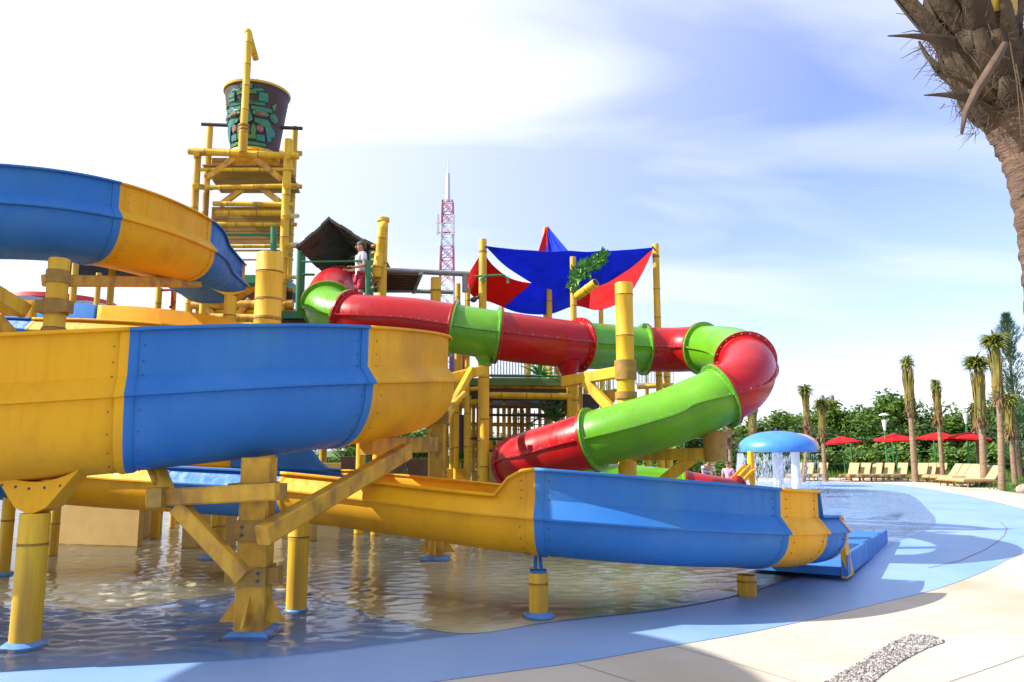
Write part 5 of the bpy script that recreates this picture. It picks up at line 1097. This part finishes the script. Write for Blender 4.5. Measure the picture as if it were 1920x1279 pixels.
for i, px in enumerate((1502, 1524, 1550)): ls.append((px, 42, R(52), 'group left of the lawn gap'))
for i, px in enumerate((1608, 1630, 1652, 1675, 1700)): ls.append((px, 41.5, R(50), 'row below the lamp'))
for i, px in enumerate((1736, 1752, 1772)): ls.append((px, 41, R(45), 'row right of the straight palm'))
for i in range(4): ls.append((1788+i*15, 39.5-i*.5, R(8), 'middle right row'))
for i in range(4): ls.append((1822+i*13, 36.0-i*.55, R(6), 'rightmost row by the lawn'))
cnt = {}
tot = {k: sum(1 for q in ls if q[3] == k) for k in set(q[3] for q in ls)}
for i, (px, Y, rz, wh) in enumerate(ls):
    cnt[wh] = cnt.get(wh, 0)+1; lb = 'beige sun lounger, %s from the left in the %s' % (words[cnt[wh]-1], wh); x = P(px, 850, Y).x-.4
    if i == 0: lg.location = (x, Y, 0); lg.rotation_euler = (0, 0, rz); lg['label'] = lb
    else: copy_tree(lg, None, (x, Y, 0), rz, 1.0, lb)
um = thing('red_umbrella', (0, 43, 0), 'x', 'umbrella', 'flat red umbrellas over the loungers'); mb = MB()
mb.lathe((0, 43, 2.2), [(0, .36), (.08, .34), (.6, .2), (1.15, 0), (1.14, -.08), (.6, .14), (0, .28)], 8); mb.build('canopy', mat('umbrella_cloth', (.42, .008, .012), (.36, .008, .010), 4, rough=.8, spec=.2), um, smooth=False)
mb = MB(); mb.cyl((0, 43, 0), (0, 43, 2.55), .03, seg=8); mb.build('pole', DGREEN, um); mb = MB(); mb.lathe((0, 43, 0), [(0, 0), (.25, 0), (.22, .06), (0, .08)], 12); mb.build('base', DARK, um)
for i, (px, Y, sc_, lb) in enumerate(((1584, 43, .93, 'flat red umbrella right of the mushroom fountain, leftmost of four'), (1681, 43.5, 1.0, 'flat red umbrella just left of the straight palm'), (1760, 42.5, 1.02, 'red umbrella overlapped by the rightmost one'), (1812, 40.5, 1.0, 'rightmost red umbrella, beside the shaggy palm'))):
    l_ = (P(px, 850, Y).x, Y, 0)
    if i == 0: um.location = l_; um.scale = (sc_,)*3; um['label'] = lb; um.rotation_euler = (0, R(-4), 0)
    else: c_ = copy_tree(um, None, l_, None, sc_, lb); c_.rotation_euler = (0, R(-4), i)
def lamp(px, Y, ytop, label):
    x = P(px, 850, Y).x; z = P(px, ytop, Y).z; rt = thing('garden_lamp', (x, Y, -.02), label, 'street lamp'); mb = MB(); mb.cyl((x, Y, 0), (x, Y, z-.9), .06, .05, 8); mb.build('pole', DGREEN, rt)
    mb = MB(); mb.lathe((x, Y, 0), [(.0, z-.95), (.05, z-.95), (.14, z-.4), (0, z-.35)], 12); mb.build('lamp_bowl', WHITE, rt); mb = MB(); mb.lathe((x, Y, 0), [(.0, z), (.1, z-.01), (.27, z-.09), (.26, z-.12), (0, z-.12)], 16); mb.build('reflector', WHITE, rt)
    mb = MB(); mb.cyl((x, Y, z-.35), (x, Y, z-.1), .02, seg=6); mb.build('stem', DGREEN, rt)
lamp(1662, 43, 775, 'garden lamp with white bowl and reflector on a green pole')
lamp(1816, 42.5, 762, 'taller green lamp pole right of the red umbrellas')
# wire fence in front of the trees
fe = thing('wire_fence', (20, 47.8, 0), 'green wire mesh fence running behind the loungers', 'fence'); zt = P(1650, 822, 47.8).z; mb = MB()
for z in (zt, zt*.66, zt*.33): mb.cyl((8, 47.8, z), (36, 47.8, z), .02, seg=5)
mb.build('wire', mat('fence_wire', (.05, .22, .12), None, rough=.5), fe)
for i in range(12): mb = MB(); x = 8+i*2.55; mb.cyl((x, 47.8, -.02), (x, 47.8, zt+.05), .035, seg=6); mb.build('post', DGREEN, fe)
# tall thatched parasol added out of view on the left to shade the foreground
pl = thing('added_shade_parasol', (-8.2, 4.85, 0), 'added thatched parasol outside the view, there to shade the foreground', 'parasol')
mb = MB(); mb.lathe((-8.2, 4.85, 0), [(0, 7.4), (.4, 7.25), (1.3, 6.8), (1.98, 6.4), (2.05, 6.24), (1.85, 6.3), (.3, 7.0), (0, 7.05)], 48); mb.build('thatch', DEADF, pl)
mb = MB(); mb.pole((-8.2, 4.85, 0), (-8.2, 4.6, 7.1), .09); mb.build('pole', POST, pl)
# white water tanks on a roof far away
for px, lb in ((1541, 'small grey rooftop tank above the trees, left of the pair'), (1559, 'small grey rooftop tank above the trees, right of the pair')):
    q = P(px, 745, 120); rt = thing('water_tank', (q.x, 120, 0), lb, 'water tank', 'rooftop tanks far away'); mb = MB(); mb.lathe((q.x, 120, 0), [(0, q.z+.4), (.35, q.z+.3), (.42, q.z), (.42, q.z-.5), (0, q.z-.5)], 14); mb.build('tank', GREYM, rt)
    mb = MB(); mb.box((q.x, 120, (q.z-.5)/2), (1.2, 1.2, q.z-.5)); mb.build('stand', TAN, rt, smooth=False)
# low rock at the right edge
mb = MB(); q = G(1915, 925); mb.sphere(q+Vector((.2, 0, .12)), .38, 14, 9, (1, .8, .6)); mb.v = [v+Vector((.05*noise.noise(v*4), .05*noise.noise(v*5), .05*noise.noise(v*6))) for v in mb.v]; mb.build('rock', mat('rock', (.42, .32, .28), (.2, .14, .12), 6, rough=.9, bump=.5), label='pale rock on the lawn at the right edge', cat='rock')
# far people
g = G(1322, 925); person('person', (P(1322, 900, 22).x, 22, 0), R(200), 1.5, {'chest': (0, .06, .69), 'ubk': (0, .10, .76), 'neck': (0, .13, .81), 'head': (0, .16, .85), 'crown': (0, .18, .91), 'lsh': (-.10, .10, .77), 'rsh': (.10, .10, .77), 'lel': (-.13, .14, .62), 'rel': (.13, .14, .62), 'lwr': (-.08, .22, .55), 'rwr': (.08, .22, .55), 'lpa': (-.06, .25, .54), 'rpa': (.06, .25, .54)}, 'person in a white and blue striped top bending by the fountain', STRIPE, WHITE)
person('person', (P(1366, 900, 23).x, 23, 0), R(150), 1.3, {}, 'child in a pink top and pale shorts beside the small yellow slide', PINK, WHITE)
